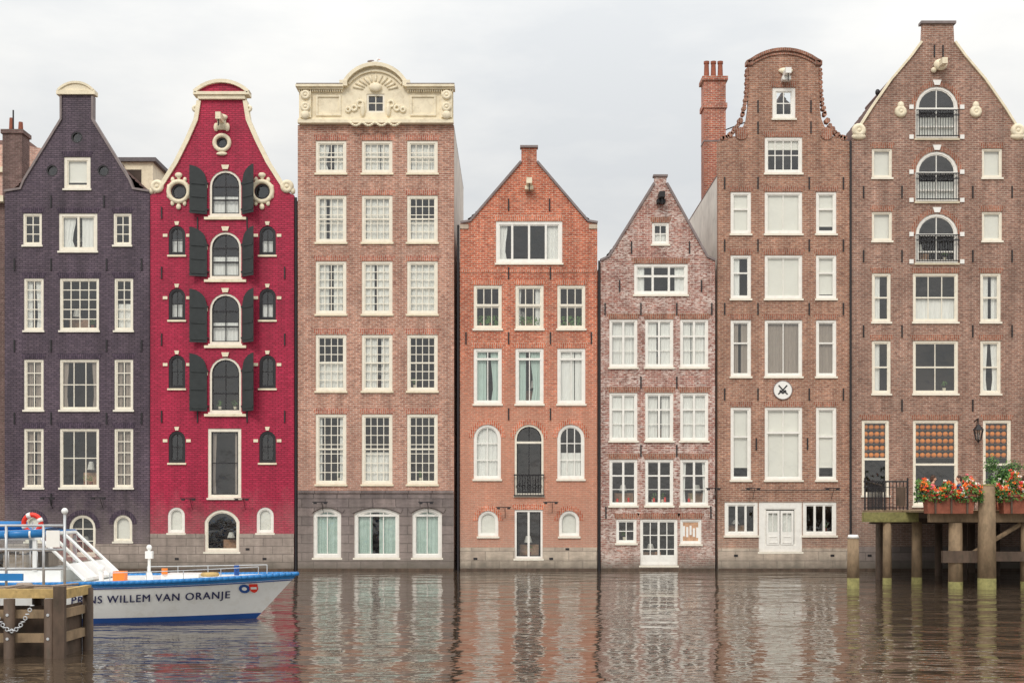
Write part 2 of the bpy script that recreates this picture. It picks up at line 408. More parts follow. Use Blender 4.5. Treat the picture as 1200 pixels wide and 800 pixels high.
def walls(h,outline,mat,depth=12,eave=None,ridge=None,roof='roof',side=None,plinth=None,thick=.25,sidel=None):
    o=[(X(a),Z(b)) for a,b in outline]
    h.p('front_wall',mat).prism(o,0,thick,[q[0] for q in h.holes])
    x0,x1=o[0][0],o[-1][0]; zb=o[0][1]
    ze=Z(eave); zr=Z(ridge) if ridge else ze; xc=(x0+x1)/2
    side=side or mat; sidel=sidel or side; t=thick
    h.p('side_wall_left',sidel).face([(x0+.01,t,zb),(x0+.01,depth,zb),(x0+.01,depth,ze),(x0+.01,t,ze)])
    h.p('side_wall_right',side).face([(x1-.01,t,zb),(x1-.01,depth,zb),(x1-.01,depth,ze),(x1-.01,t,ze)])
    h.p('back_wall',mat).face([(x0+.01,depth,zb),(x1-.01,depth,zb),(x1-.01,depth,ze),(xc,depth,zr),(x0+.01,depth,ze)])
    r=h.p('roof',roof)
    if zr>ze+.1:
        for a,b in ((x0,xc),(x1,xc)):
            n=18
            for i in range(n):
                f0,f1=i/n,(i+1)/n
                xa,xb=a+(b-a)*f0,a+(b-a)*f1; za,zc=ze+(zr-ze)*f0,ze+(zr-ze)*f1
                r.add([(xa,t,za+.06),(xa,depth+.2,za+.06),(xb,depth+.2,zc),(xb,t,zc)],[(0,1,2,3)])
                r.add([(xa,t,za+.06),(xa,depth+.2,za+.06),(xa,depth+.2,za),(xa,t,za)],[(0,1,2,3)])
        r.tube((xc,t,zr+.03),(xc,depth+.2,zr+.03),.1)
    else: r.face([(x0,t,ze),(x1,t,ze),(x1,depth,ze),(x0,depth,ze)])
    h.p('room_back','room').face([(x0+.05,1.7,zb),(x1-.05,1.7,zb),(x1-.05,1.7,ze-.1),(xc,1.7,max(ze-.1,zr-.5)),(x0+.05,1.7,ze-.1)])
    if plinth:
        pm,py=plinth; zt=Z(py); a,b=x0+.01,x1-.01; ins=[];notch=[]
        for q in h.holes:
            if q[4]<zt-.02: ins.append(q[0])
            elif q[3]<zt: notch.append(q)
        pts=[(a,zb+.01),(b,zb+.01),(b,zt)]
        for q in sorted(notch,key=lambda q:-q[1]):
            pts+=[(q[2],zt),(q[2],q[3]),(q[1],q[3]),(q[1],zt)]
        pts.append((a,zt)); h.p('plinth',pm).prism(pts,-.06,-.001,ins)
    h.p('waterline_beam','woodd').box(x0+.02,x1-.02,-.14,-.062,-.2,.1)
    v=h.p('wall_vents','iron')
    for _ in range(3):
        x=random.uniform(x0+.3,x1-.3); z=random.choice((.55,.7,1.0))
        if all(not(q[1]-.2<x<q[2]+.2 and q[3]-.3<z<q[4]+.3) for q in h.holes): v.box(x-.09,x+.09,-.075,-.001,z-.05,z+.05)
def anchors(h,lst):
    p=h.p('wall_anchors','iron')
    for a,b in lst: p.box(X(a)-.03,X(a)+.03,-.05,-.004,Z(b)-.28,Z(b)+.28)
def lamp(h,px,py):
    p=h.p('wall_light_arms','iron'); x,z=X(px),Z(py)
    p.tube((x,0,z),(x,-.5,z),.02); p.box(x-.36,x+.36,-.52,-.49,z-.02,z+.02)
    p.tube((x+.08,-.5,z),(x+.08,-.02,z-.5),.013); p.box(x-.3,x-.16,-.58,-.44,z-.09,z-.022); p.box(x+.18,x+.32,-.58,-.44,z-.09,z-.022)
def mk(name,a,b,shift=0): return Obj(name,(X((a+b)/2),0,0),(0,shift,0))
def hoist(h,px,py,m='cream'):
    p=h.p('hoist_beam',m); x,z=X(px),Z(py)
    p.box(x-.13,x+.13,-.75,.0,z-.12,z+.14); p.box(x-.2,x+.2,-.35,-.01,z-.3,z-.125)
    h.p('hoist_hook','iron').tube((x,-.65,z-.12),(x,-.65,z-.45),.025)
# ================================================================== HOUSE A (dark purple)
h=mk('purple_canal_house',5,176,0)
k=dict(lint='lin_a',fr=.085)
win(h,75,106,184,221,cols=1,rows=1,cur='blind',cov=.85,fr=.14,lint='lin_a')
win(h,27,49,250,287,cols=2,rows=3,cur='none',**k)
win(h,69,114,250,294,cols=2,rows=1,cur='wide',mull=(.5,),**dict(k,fr=.14))
win(h,133,154,250,287,cols=2,rows=3,cur='none',**k)
for (a,b,c) in ((326,387,5),(421,480,4),(502,571,5)):
    win(h,28,51,a,b,cols=2,rows=c,cur='wide',cmat='cur_b' if a!=326 else 'cur_w',**k)
    win(h,70,116,a,b,cols=4 if a==326 else 3,rows=c if a==326 else 2,cur=('sides' if a==421 else 'none'),cmat='cur_b',**k)
    win(h,134,156,a,b,cols=2,rows=c,cur='half' if a==326 else 'wide',cmat='cur_w' if a==326 else 'cur_b',**k)
win(h,81,112,603,650,rise='semi',cols=2,rows=3,cur='none',**k)
win(h,133,155,603,634,rise='semi',cols=1,rows=1,cur='blind',**k)
win(h,29,51,603,634,rise='semi',cols=1,rows=1,cur='blind',**k)
for a,b in ((61,200),(90,161),(121,200)): oculus(h,a,b,.27,.06,'framed')
walls(h,[(5.5,690),(5.5,226),(22,222),(28,212),(72,140),(72,110),(108,110),(108,140),(152,212),(158,222),(175.5,226),(175.5,690)],'br_purple',eave=228,ridge=150,plinth=('stone_grey',637))
c=h.p('gable_coping','coping')
for s in (1,-1):
    c.ribbon([(X(90+s*q),Z(r)) for q,r in ((85,224),(66,221),(62,211),(18.5,140),(18.5,113))],.1,-.07,.3)
c=h.p('gable_cap','cream'); c.box(X(67),X(112),-.14,.35,Z(111.5),Z(106.5))
pt=arc(X(69),X(110),Z(106.4),.36); c.prism(pt,-.1,.33,back=True); c.ribbon(pt,.1,-.16,.36)
anchors(h,[(17,310),(60,310),(125,310),(166,310),(17,405),(60,405),(125,405),(166,405),(60,490),(125,490),(60,236),(122,236),(17,490),(166,490),(60,585)])
d=h.p('rear_dormer','cream'); d.box(-20.7,-18.8,7,10,18,21.0); h.p('rear_dormer_roof','roofgrey').box(-20.9,-18.6,6.8,10.2,21.0,21.2)
h.p('rear_dormer_window','room').box(-20.2,-19.4,6.97,6.999,19.6,20.6)
for a in (60,119): lamp(h,a,583)
h.build()
# ================================================================== HOUSE B (crimson)
h=mk('crimson_canal_house',176,345,-.06)
rr=((200,253),(272,326),(344,403),(419,483))
for a,b in rr:
    win(h,246,283,a,b,rise='semi',cols=2,rows=1,cur='half' if a!=419 else 'none',cov=.42,fr=.1,sash='framed',lint=None,rails=(.33,.66))
    q=h.p('arch_blocks','cream')
    q.prism([(X(261.5),Z(a-1)),(X(267.5),Z(a-1)),(X(269),Z(a-6)),(X(260),Z(a-6))],-.07,-.001)
    for t in (238.5,285): q.box(X(t),X(t+5.5),-.05,-.001,Z(a+21),Z(a+17))
    q.box(X(240),X(289),-.1,-.001,Z(b+5),Z(b+2))
    sh=h.p('shutters','shutter'); W=.80; H0=Z(b-1); H1=Z(a+14)
    for hx,ang,s in ((X(243.5),20,-1),(X(284.5),38,1)):
        n=8
        prof=[(0,H0),(W,H0)]+[(W*(1-i/n) if i else W,H1+.72*math.sqrt(max(0,1-(i/n)**2))) for i in range(n+1)]
        ca,sa=math.cos(math.radians(ang)),math.sin(math.radians(ang))
        def tr(u,t,z): return (hx+s*u*ca,-.06-u*sa-t,z)
        def slab(pr,t0,t1):
            m=len(pr); vs=[tr(u,t0,z) for u,z in pr]+[tr(u,t1,z) for u,z in pr]
            sh.add(vs,[list(range(m)),list(range(m,2*m))[::-1]]+[[i,(i+1)%m,m+(i+1)%m,m+i] for i in range(m)])
        slab(prof,0,.05)
        for z in (H0+.12,(H0+H1)/2,H1-.15): slab([(.08,z),(W-.08,z),(W-.08,z+.1),(.08,z+.1)],.055,.085)
        for z in (H0+.2,H1-.1): h.p('shutter_hinges','iron').box(hx-.06,hx+.06,-.12,-.004,z,z+.06)
for a,b in ((265,299),(338,375),(416,455),(505,542)):
    for c in (198,304):
        win(h,c,c+19.5,a,b,rise='semi',cols=2,rows=2,cur='half' if a in (265,338) else 'none',fr=.1,frame='framed',lint=None,sill='cream',bar=.035)
        q=h.p('arch_blocks','cream'); x0,x1=X(c),X(c+19.5)
        q.prism([(X(c+8),Z(a-.8)),(X(c+11.5),Z(a-.8)),(X(c+12.5),Z(a-5)),(X(c+7),Z(a-5))],-.05,-.001)
        q.box(x0-.26,x0-.05,-.04,-.001,Z(a+13),Z(a+9.5)); q.box(x1+.05,x1+.26,-.04,-.001,Z(a+13),Z(a+9.5))
win(h,244,283,502,583,cols=1,rows=2,cur='sides',fr=.15,sash='framed',lint=None,cmat='cur_b')
for c in (197,301): win(h,c,c+20,594,624,rise='semi',cols=1,rows=1,cur='blind',fr=.09,frame='framew',lint=None)
win(h,240,281,597,646,rise=.55,cols=1,rows=1,cur='none',fr=.11,lint=None,clut=False)
for a in (210,307.5):
    oculus(h,a,225,.36,.08,'framed')
    q=h.p('oculus_carving','cream',True); cx,cz=X(a),Z(225); q.torus((cx,-.03,cz),.47,.11,n=24,m=8)
    for t in range(10):
        an=2*math.pi*t/10+.3; q.ball((cx+.54*math.cos(an)*.9,-.03,cz+.68*math.sin(an)),.1,.07,.13,8,6)
    q.ball((cx,-.05,cz+.76),.18,.1,.13); q.ball((cx,-.05,cz-.72),.12,.08,.14)
oculus(h,260.5,168,.25,.07,'framed')
q=h.p('hoist_ornament','cream',True); cx=X(260.5); q.torus((cx,-.03,Z(168)),.35,.1,n=20); q.box(cx-.2,cx+.2,-.12,-.001,Z(153),Z(136)); q.ball((cx,-.12,Z(139)),.3,.14,.16); q.ball((cx-.26,-.06,Z(150)),.12,.1,.2); q.ball((cx+.26,-.06,Z(150)),.12,.1,.2); q.ball((cx,-.06,Z(181)),.26,.08,.09)
h.p('hoist_beam','cream').box(cx-.12,cx+.12,-.85,-.001,Z(146),Z(138)); h.p('hoist_hook','iron').tube((cx,-.75,Z(146)),(cx,-.75,Z(153)),.03)
half=[(84,229),(76,226),(68,214),(54,192),(41,166),(30,142),(26.5,118)]
ol=[(176.5,690)]+[(260.7-a,b) for a,b in half]+[(260.7+a,b) for a,b in reversed(half)]+[(345,690)]
walls(h,ol,'br_red',eave=232,ridge=150,plinth=('stone_grey',625))
cp=h.p('scrolled_coping','cream')
for s in (1,-1):
    pts=[(X(260.7+s*a),Z(b)) for a,b in ((72,219),(68,213),(54,191),(41,165),(30.5,141),(27,119))]
    cp.ribbon(pts,.2,-.1,.33)
    q=h.p('volutes','cream',True); q.torus((X(260.7+s*76),-.02,Z(219)),.2,.12,n=16); q.ball((X(260.7+s*76),-.02,Z(219)),.13); q.ball((X(260.7+s*82.5),.05,Z(224)),.12,.15,.16)
    q.torus((X(260.7+s*31),-.02,Z(128)),.1,.08,n=12)
cp.box(X(233),X(288),-.16,.36,Z(117.6),Z(113)); cp.box(X(228),X(293),-.24,.4,Z(112.9),Z(109.5))
pt=arc(X(229),X(292),Z(109.4),.5); h.p('gable_cap','br_red').prism(pt,-.1,.36,back=True); cp.ribbon(pt,.16,-.24,.4)
anchors(h,[(190,250),(232,262),(290,262),(190,320),(334,320),(190,398),(334,398),(190,488),(334,488),(232,488),(290,488)])
for a in (224,286): lamp(h,a,584)
h.build()
# ================================================================== HOUSE C (tall cornice house)
h=mk('cornice_canal_house',349,532,-.02)
cols=((370,406),(424,460),(477,513))
for r,(a,b,n,cu) in enumerate(((165,203,3,'full'),(229,284,5,'full'),(306,368,6,'wide'),(392,458,6,'half'),(485,567,7,'none'))):
    for i,(c,d) in enumerate(cols):
        u=cu
        if r==0 and i==0: u='wide'
        if r==1 and i==2: u='half'
        if r==2: u=('wide','full','full')[i]
        if r==3: u=('half','wide','none')[i]
        if r==4: u=('sides','half','none')[i]
        win(h,c,d,a,b,cols=4,rows=n,cur=u,lint='lin_c',fr=.12,rails=(.5,),sill='cream',cmat='cur_w',bar=.036)
for c,d in ((367,400),(415,468),(483,518)):
    win(h,c,d,595,653,rise=.25,cols=3 if d-c>40 else 2,rows=1,cur='wide' if d-c>40 else 'full',cmat='cur_g',lint=None,fr=.14,frame='framew',trans=(.9,))
    x0,x1=X(c),X(d); h.p('stone_surrounds','stone_dark').ribbon(shape(x0-.12,x1+.12,Z(653),Z(595)+.14,.28)[2:],.22,-.1,-.061)
walls(h,[(349,690),(349,147),(532,147),(532,690)],'br_c',eave=147,roof='roofgrey',plinth=('stone_dark',578),side='plaster')
h.p('string_course','stone_dark').box(X(349.5),X(531.5),-.12,-.062,Z(577.5),Z(574.5))
A0=[(X(351),Z(146.5)),(X(531),Z(146.5)),(X(531),Z(105)),(X(477),Z(105)),(X(475),Z(99))]+arc(X(406),X(474),Z(98),.76)[::-1]+[(X(405),Z(99)),(X(403),Z(105)),(X(351),Z(105))]
wo=shape(X(430),X(451),Z(133),Z(111))
at=h.p('attic','cream'); at.prism(A0,-.1,.4,[wo],back=True)
h.p('attic_window','frame').ring(wo,shape(X(430)+.09,X(451)-.09,Z(133)+.09,Z(111)-.09),-.06,.05)
h.p('attic_window','frame').box(X(440)+.0,X(441),-.03,.02,Z(131),Z(113)); h.p('attic_window','frame').box(X(432),X(449),-.025,.015,Z(122),Z(121))
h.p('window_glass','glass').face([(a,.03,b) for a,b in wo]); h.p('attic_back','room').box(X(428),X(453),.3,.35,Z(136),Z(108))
mo=h.p('cornice_moulding','cream')
for a,b in ((350,403),(477,532.5)):
    mo.box(X(a)-.08,X(b)+.02,-.42,.45,Z(104.8),Z(102)); mo.box(X(a),X(b),-.3,-.101,Z(107),Z(104.9)); 
    n=int((b-a)/2.6)
    for i in range(n): mo.box(X(a+1+i*2.6),X(a+2.4+i*2.6),-.24,-.101,Z(109.5),Z(107.1))
h.p('cornice_lead','coping').box(X(349),X(403),-.43,.46,Z(101.9),Z(101)); h.p('cornice_lead','coping').box(X(477),X(533),-.43,.46,Z(101.9),Z(101))
arcp=arc(X(405),X(475.5),Z(98),.80); mo.ribbon(arcp,.17,-.36,.42); mo.ribbon(arc(X(409),X(471),Z(100),.62),.09,-.2,-.101)
mo.box(X(399),X(408),-.38,.42,Z(103.5),Z(97)); mo.box(X(472.5),X(481),-.38,.42,Z(103.5),Z(97))
mo.box(X(350),X(531.8),-.3,-.02,Z(146.2),Z(142.5)); mo.box(X(350.5),X(531.5),-.2,-.101,Z(142.4),Z(140))
for a,b in ((371,400),(481,511)):
    r=[(X(a),Z(137)),(X(b),Z(137)),(X(b),Z(113)),(X(a),Z(113))]; i=[(r[0][0]+.08,r[0][1]+.08),(r[1][0]-.08,r[1][1]+.08),(r[2][0]-.08,r[2][1]-.08),(r[3][0]+.08,r[3][1]-.08)]
    mo.ring(r,i,-.16,-.101)
cv=h.p('carved_ornament','cream',True)
for a in (353,517.5):
    at.box(X(a),X(a+12.5),-.28,-.101,Z(139.8),Z(109.8))
    for t in (114,128): cv.torus((X(a+6.2),-.32,Z(t)),.15,.08,n=14); cv.ball((X(a+6.2),-.32,Z(t)),.1)
    cv.ball((X(a+6.2),-.3,Z(137)),.2,.12,.22)
for i in range(11):
    an=math.radians(20+14*i); cx,cz=X(440.5),Z(112); r0,r1=.62,1.0
    cv.tube((cx+r0*math.cos(an),-.12,cz+.1+r0*math.sin(an)*.7),(cx+r1*math.cos(an)*1.1,-.12,cz+.1+r1*math.sin(an)*.8),.04,6,.075)
for s in (-1,1):
    for t in range(3): cv.torus((X(440.5+s*(18+t*7)),-.13,Z(123+t*5-(3 if t==2 else 0))),.14-.02*t,.06,n=12)
    cv.ball((X(440.5+s*15),-.14,Z(130)),.12,.1,.35)
cv.ball((X(440.5),-.2,Z(104)),.3,.12,.22); cv.ball((X(440.5),-.05,Z(78)),.34,.14,.14); cv.ball((X(440.5)-.5,-.05,Z(80.5)),.22,.12,.1);cv.ball((X(440.5)+.5,-.05,Z(80.5)),.22,.12,.1)
for s in range(4):
    c0=X(418+s*15); pts=[(c0-.28+.56*i/6,-.33,Z(146)-.16*math.sin(math.pi*i/6)) for i in range(7)]; cv.path(pts,.055)
lamp(h,377,588); lamp(h,500,588)
h.p('downpipe','iron').tube((X(347),-.05,0),(X(347),-.05,Z(232)),.06)
h.build()
# ================================================================== HOUSE D (orange)
h=mk('orange_gable_house',539,700,.03)
win(h,581,659,259,308,cols=1,rows=1,cur='sides',mull=(.22,.5,.78),fr=.15,frame='framew',lint='lin_d',trans=())
cols=((555,588),(604,637),(653,686))
for c,d in cols: win(h,c,d,334,385,cols=3,rows=2,cur='none' if c!=604 else 'sides',lint='lin_d',fr=.11,trans=(.55,))
pl=h.p('window_plants','leaf')
for c in (571,620,669):
    for i in range(110):
        x=X(c)+random.uniform(-.5,.5); z=Z(381)+random.uniform(0,.42); y=.16+random.uniform(0,.1); s=.06
        pl.add([(x,y,z),(x+s,y+random.uniform(-s,s),z+s*.5),(x+random.uniform(-s,s),y,z+s*1.4)],[(0,1,2)])
for i,(c,d) in enumerate(cols): win(h,c,d,408,473,cols=2,rows=1,cur='wide' if i<2 else 'full',cmat='cur_g' if i<2 else 'cur_w',lint='lin_d',fr=.12,frame='framew',trans=(.84,))
for c,d in ((555,587),(653,685)): win(h,c,d,497,561,rise='semi',cols=3 if c>600 else 2,rows=3,cur='full' if c<600 else 'half',lint='lin_d',fr=.11,frame='framew')
win(h,603,637,497,580,rise='semi',cols=2,rows=1,cur='none',lint='lin_d',fr=.1,sash='framed',trans=(.76,),clut=False)
rl=h.p('balcony_railing','iron')
for i in range(12): x=X(603)+i*(X(637)-X(603))/11; rl.tube((x,-.12,Z(580)),(x,-.12,Z(557)),.014,5)
rl.box(X(602),X(638),-.15,-.09,Z(557),Z(555.5)); rl.box(X(602),X(638),-.15,-.0,Z(581),Z(579.5))
for i in range(5): rl.torus((X(607+i*6.5),-.12,Z(570)),.09,.012,n=10,m=4)
for c in (560,655): win(h,c,c+24,598,628,rise='semi',cols=1,rows=1,cur='blind',lint='lin_d',fr=.1,frame='framew')
win(h,603,636,597,654,cols=2,rows=1,cur='none',lint='lin_d',fr=.1,frame='framew',sash='framed',mull=(.5,))
walls(h,[(539,690),(539,262),(551,260),(556,254),(611,190),(611,173),(629,173),(629,190),(683,254),(688,260),(700,262),(700,690)],'br_d',eave=264,ridge=192,plinth=('stone_light',641))
c=h.p('gable_coping','coping'); 
for s in (1,-1): c.ribbon([(X(620+s*q),Z(r)) for q,r in ((80.5,260.5),(69,258.5),(64,252.5),(9.5,189))],.1,-.08,.32)
c.box(X(609.5),X(630.5),-.09,.34,Z(173),Z(170.5))
h.p('gable_shoulders','stone_light').box(X(539),X(549),-.05,-.001,Z(268),Z(262.5)); h.p('gable_shoulders','stone_light').box(X(690),X(700),-.05,-.001,Z(268),Z(262.5))
hoist(h,620,216)
h.p('string_course','lin_d').box(X(540),X(699),-.03,-.001,Z(319),Z(316))
anchors(h,[(596,320),(645,320),(546,396),(596,396),(645,396),(693,396),(596,485),(645,485),(596,240),(644,240)])
lamp(h,590,594); lamp(h,645,588)
h.p('downpipe','iron').tube((X(537),-.09,0),(X(537),-.09,Z(264)),.055)
h.build()
# ================================================================== HOUSE E (mottled narrow)
h=mk('weathered_brick_house',704,838,.0)
k=dict(lint='lin_f',frame='framew')
win(h,764,784,261,286,cols=2,rows=2,cur='half',fr=.09,**k)
win(h,743,806,309,345,cols=1,rows=1,cur='sides',mull=(.333,.667),fr=.12,trans=(.62,),**k)
cols=((714,747),(756,789),(797,830))
for a,b in ((374,430),(460,516),(538,592)):
    for i,(c,d) in enumerate(cols):
        win(h,c,d,a,b,cols=2,rows=3,cur=('full','wide','full')[i] if a<500 else 'none' if i<2 else 'sides',fr=.1,mull=(.5,),rails=(.66,),bar=.03,**k)
it=h.p('window_sill_trinkets','red')
for c in (722,735,765,778,806): it.tube((X(c)+.08,.24,Z(588)),(X(c)+.08,.24,Z(584-random.random()*3)),.06,8,.045)
win(h,722,746,608,636,cols=2,rows=2,cur='none',fr=.09,**k)
win(h,750,794,608,662,cols=4,rows=3,cur='none',fr=.1,mull=(.5,),**k)
h.p('door_panel','framew').box(X(752.5),X(791.5),.06,.12,Z(659.5),Z(650))
win(h,797,822,608,637,cols=1,rows=1,cur='none',fr=.09,clut=False,**k)
h.p('notice_board','board').box(X(799),X(820),.09,.1,Z(635),Z(610))
sg=h.p('notices','signw')
for i in range(5):
    x=X(800.5+3.9*i); sg.box(x,x+.1,.08,.088,Z(630-random.random()*4),Z(615+random.random()*4))
walls(h,[(704,690),(704,306),(713,302),(767,216),(767,207),(781,207),(781,216),(829,302),(838,306),(838,690)],'br_e',eave=308,ridge=222,plinth=('br_e',645))
c=h.p('gable_coping','coping')
c.ribbon([(X(a),Z(b)) for a,b in ((704,304.5),(713,300.5),(766.5,214.5))],.1,-.07,.3); c.ribbon([(X(a),Z(b)) for a,b in ((838,304.5),(829,300.5),(781.5,214.5))],.1,-.07,.3)
c.box(X(765.5),X(782.5),-.08,.32,Z(207),Z(204.8))
hoist(h,774,232,'iron')
anchors(h,[(726,335),(822,335),(709,362),(751,362),(793,362),(834,362),(751,448),(793,448),(751,528),(793,528),(740,290),(808,290),(710,600),(833,600)])
lamp(h,834,572)
h.p('downpipe','iron').tube((X(702),-.09,0),(X(702),-.09,Z(306)),.05)
h.build()
# ================================================================== HOUSE F (neck gable)
h=mk('neck_gable_house',841,995,-.03)
k=dict(lint='lin_f',frame='framew')
win(h,905,932,103,139,cols=2,rows=2,cur='none',fr=.16,clut=False,**k)
win(h,896,940,161,203,cols=4,rows=2,cur='blind',cov=.3,fr=.12,**k)
for r,(a,b) in enumerate(((225,274),(299,350),(375,441),(477,562))):
    for i,(c,d) in enumerate(((856,880),(896,940),(956,980))):
        cu='blind'; cov=random.choice([1,1,.93,.85])
        if r==1 and i==0: cu='left';
        if r==2: cu='full' if i!=0 else 'wide'
        win(h,c,d,a,b,cols=2 if i==1 else 1,rows=1,cur=cu,cov=None if cu!='blind' else cov,cmat='cur_b' if r==2 else 'cur_w',fr=.11,rails=(.6,) if i!=1 else (),trans=(.66,) if r==3 and i==1 else (),**k)
win(h,849,888,588,627,cols=3,rows=1,cur='none',fr=.14,mull=(.333,.667),bar=.1,**dict(k,lint=None))
win(h,940.5,980,588,627,cols=3,rows=1,cur='none',fr=.14,mull=(.333,.667),bar=.1,**dict(k,lint=None))
win(h,889,939.8,588,646,cols=1,rows=1,cur='none',fr=.3,clut=False,**dict(k,lint=None))
dp=h.p('double_door','framew')
for a,b in ((898,913.6),(914.6,930)):
    dp.box(X(a),X(b),.02,.08,Z(638),Z(626)); dp.ring([(X(a),Z(626)),(X(b),Z(626)),(X(b),Z(598)),(X(a),Z(598))],[(X(a+2.5),Z(623)),(X(b-2.5),Z(623)),(X(b-2.5),Z(601)),(X(a+2.5),Z(601))],.02,.08)
    dp.box(X((a+b)/2-.5),X((a+b)/2+.5),.03,.07,Z(623),Z(601)); h.p('curtains_cur_w','cur_w').box(X(a+2),X(b-2),.13,.14,Z(624),Z(600))
    dp.ring([(X(a+2.5),Z(636)),(X(b-2.5),Z(636)),(X(b-2.5),Z(628)),(X(a+2.5),Z(628))],[(X(a+3.5),Z(635)),(X(b-3.5),Z(635)),(X(b-3.5),Z(629)),(X(a+3.5),Z(629))],.0,.019)
half=[(77,166),(70,165),(64,160),(55,160),(49,152),(44,140),(42,126),(42,92),(42,74)]
ol=[(841,690)]+[(918.5-a,b) for a,b in half]+[(x*S+600,668-z*S) for x,z in arc(X(880),X(957),Z(71),.5)]+[(918.5+a,b) for a,b in reversed(half)]+[(995.5,690)]
ol[1]=(841,166); 
walls(h,ol,'br_f',eave=205,ridge=110,sidel='plaster',plinth=('stone_light',642))
tp=h.p('gable_cap','lin_f'); tp.ribbon([(X(876),Z(73)),(X(880),Z(71))]+arc(X(880),X(957),Z(71),.5)+[(X(957),Z(71)),(X(961),Z(73))],.14,-.1,.3)
tp.ribbon(arc(X(880),X(957),Z(76),.5),.07,-.06,-.001)
tp.box(X(874),X(882),-.1,.3,Z(77),Z(72)); tp.box(X(955),X(963),-.1,.3,Z(77),Z(72))
sc=h.p('scroll_bricks','lin_f')
for s in (-1,1):
    for i in range(11):
        t=i/10; y=82+t*50; a=42+.9+(t**3)*5
        sc.tube((X(918.5+s*a),-.03,Z(y)),(X(918.5+s*a),.26,Z(y)),.085+.03*(i%2),6)
    for i in range(9):
        t=i/8; a=48+t*24; y=134+28*math.sin(t*math.pi/2)**.8
        sc.tube((X(918.5+s*a),-.03,Z(y)),(X(918.5+s*a),.26,Z(y)),.1+.04*(i%2),6)
    sc.tube((X(918.5+s*50),-.06,Z(157)),(X(918.5+s*50),.0,Z(157)),.3,12)
hoist(h,920,89,'signw')
h.p('hoist_ornament','cream',True).ball((X(920),-.1,Z(84)),.35,.1,.14)
cx,cz=X(917),Z(457); cc=lambda r:[(cx+r*math.cos(i*math.pi/14),cz+r*math.sin(i*math.pi/14)) for i in range(28)]
h.p('round_plaque','signw').prism(cc(.42),-.05,-.001); h.p('plaque_rim','coping').ring(cc(.45),cc(.42),-.06,-.001)
em=h.p('plaque_emblem','iron'); em.ribbon([(cx-.22,cz-.2),(cx,cz+.0),(cx+.2,cz+.22)],.06,-.06,-.0505); em.ribbon([(cx+.22,cz-.2),(cx,cz+.0),(cx-.2,cz+.22)],.06,-.064,-.0508)
em.ribbon([(cx-.14,cz-.02),(cx,cz-.14),(cx+.14,cz-.02)],.1,-.067,-.0509)
anchors(h,[(849,215),(888,215),(948,215),(988,215),(849,288),(888,288),(948,288),(988,288),(849,362),(888,362),(948,362),(988,362),(888,150),(950,150),(849,462),(888,462),(948,462),(988,462),(888,125),(950,125),(886,520),(946,520)])
lamp(h,880,572); lamp(h,972,572)
h.p('fascia_rail','iron').tube((X(868),-.1,Z(574)),(X(985),-.1,Z(574)),.015)
ch=h.p('chimney','br_chim'); ch.box(9.75,10.85,5,6,16,24.6); ch.box(9.68,10.92,4.93,6.07,23.2,23.45); ch.box(9.65,10.95,4.9,6.1,24.601,24.8)
pp=h.p('chimney_pots','rust')
for x in (9.95,10.3,10.65): pp.tube((x,5.5,24.8),(x,5.5,25.6),.15,10,.12); pp.tube((x,5.5,25.6),(x,5.5,25.72),.15,10)
h.p('chimney_flashing','coping').box(9.73,10.87,4.98,6.02,21.5,21.58)
h.p('ridge_wire','iron').tube((10.9,5.4,22.2),(12.4,2,22.0),.03)
h.p('downpipe','iron').tube((X(996.3),-.05,0),(X(996.3),-.05,Z(166)),.055)
h.build()
# ================================================================== HOUSE G (right)
h=mk('arched_balcony_house',997,1203,.02)
k=dict(lint='lin_f')
br=h.p('balcony_railings','iron')
for a,b in ((101,162),(177,236),(250,308)):
    win(h,1073,1123,a,b,rise='semi',cols=2,rows=1,cur='half' if a!=250 else 'none',cov=.35,fr=.12,trans=(.58,),rails=(.2,),frame='framew',**dict(k,sill='cream'))
    q=h.p('arch_blocks','signw'); q.prism([(X(1095),Z(a-1)),(X(1101),Z(a-1)),(X(1103),Z(a-7)),(X(1093),Z(a-7))],-.06,-.013)
    for s in (1065.5,1125): q.box(X(s),X(s+5),-.05,-.013,Z(a+27),Z(a+22)); q.box(X(s),X(s+5),-.05,-.013,Z(b+1),Z(b-4))
    n=17; xa,xb=X(1073.5),X(1122.5)
    for i in range(n): x=xa+(xb-xa)*i/(n-1); br.tube((x,-.15,Z(b-1)),(x,-.15,Z(b-32)),.016,5)
    for z in (b-32,b-2,b-26): br.box(xa-.03,xb+.03,-.17,-.13,Z(z)-.022,Z(z)+.022)
    for i in range(8): br.torus((xa+(i+.5)*(xb-xa)/8,-.15,Z(b-29)),.08,.01,n=10,m=4)
for a,b in ((174,208),(248,282)):
    for c in (1022,1151): win(h,c,c+23.5,a,b,cols=1,rows=1,cur='blind',cov=.95,fr=.07,**k)
for a,b,u in ((320,377,'half'),(399,461,'none')):
    for c,d in ((1022,1044),(1070,1123),(1149,1173)):
        win(h,c,d,a,b,cols=3 if d-c>30 and a<350 else (2 if d-c>30 else 1),rows=1,cur=u if d-c>30 else ('wide' if c>1100 else 'left'),fr=.1,cmat='cur_w',rails=(.5,),**k)
for c,d,b in ((1010,1042,580),(1070,1123,592),(1152,1185,592)):
    win(h,c,d,492,b,cols=1,rows=1,cur='none',fr=.1,lint='lin_f',trans=(.48,),frame='frame',clut=False)
    x0,x1=X(c)+.11,X(d)-.11; nc=max(3,int((x1-x0)/.26)); sf=h.p('cheese_shelves','woodd')
    for r in range(5):
        z=Z(536)+r*.33; sf.box(x0,x1,.14,.34,z-.03,z-.0)
        for i in range(nc):
            x=x0+(i+.5)*(x1-x0)/nc; h.p('cheese_wheels','cheese' if (i+r)%4 else 'cheese2').ball((x,.25,z+.13),.125,.09,.125,12,8)
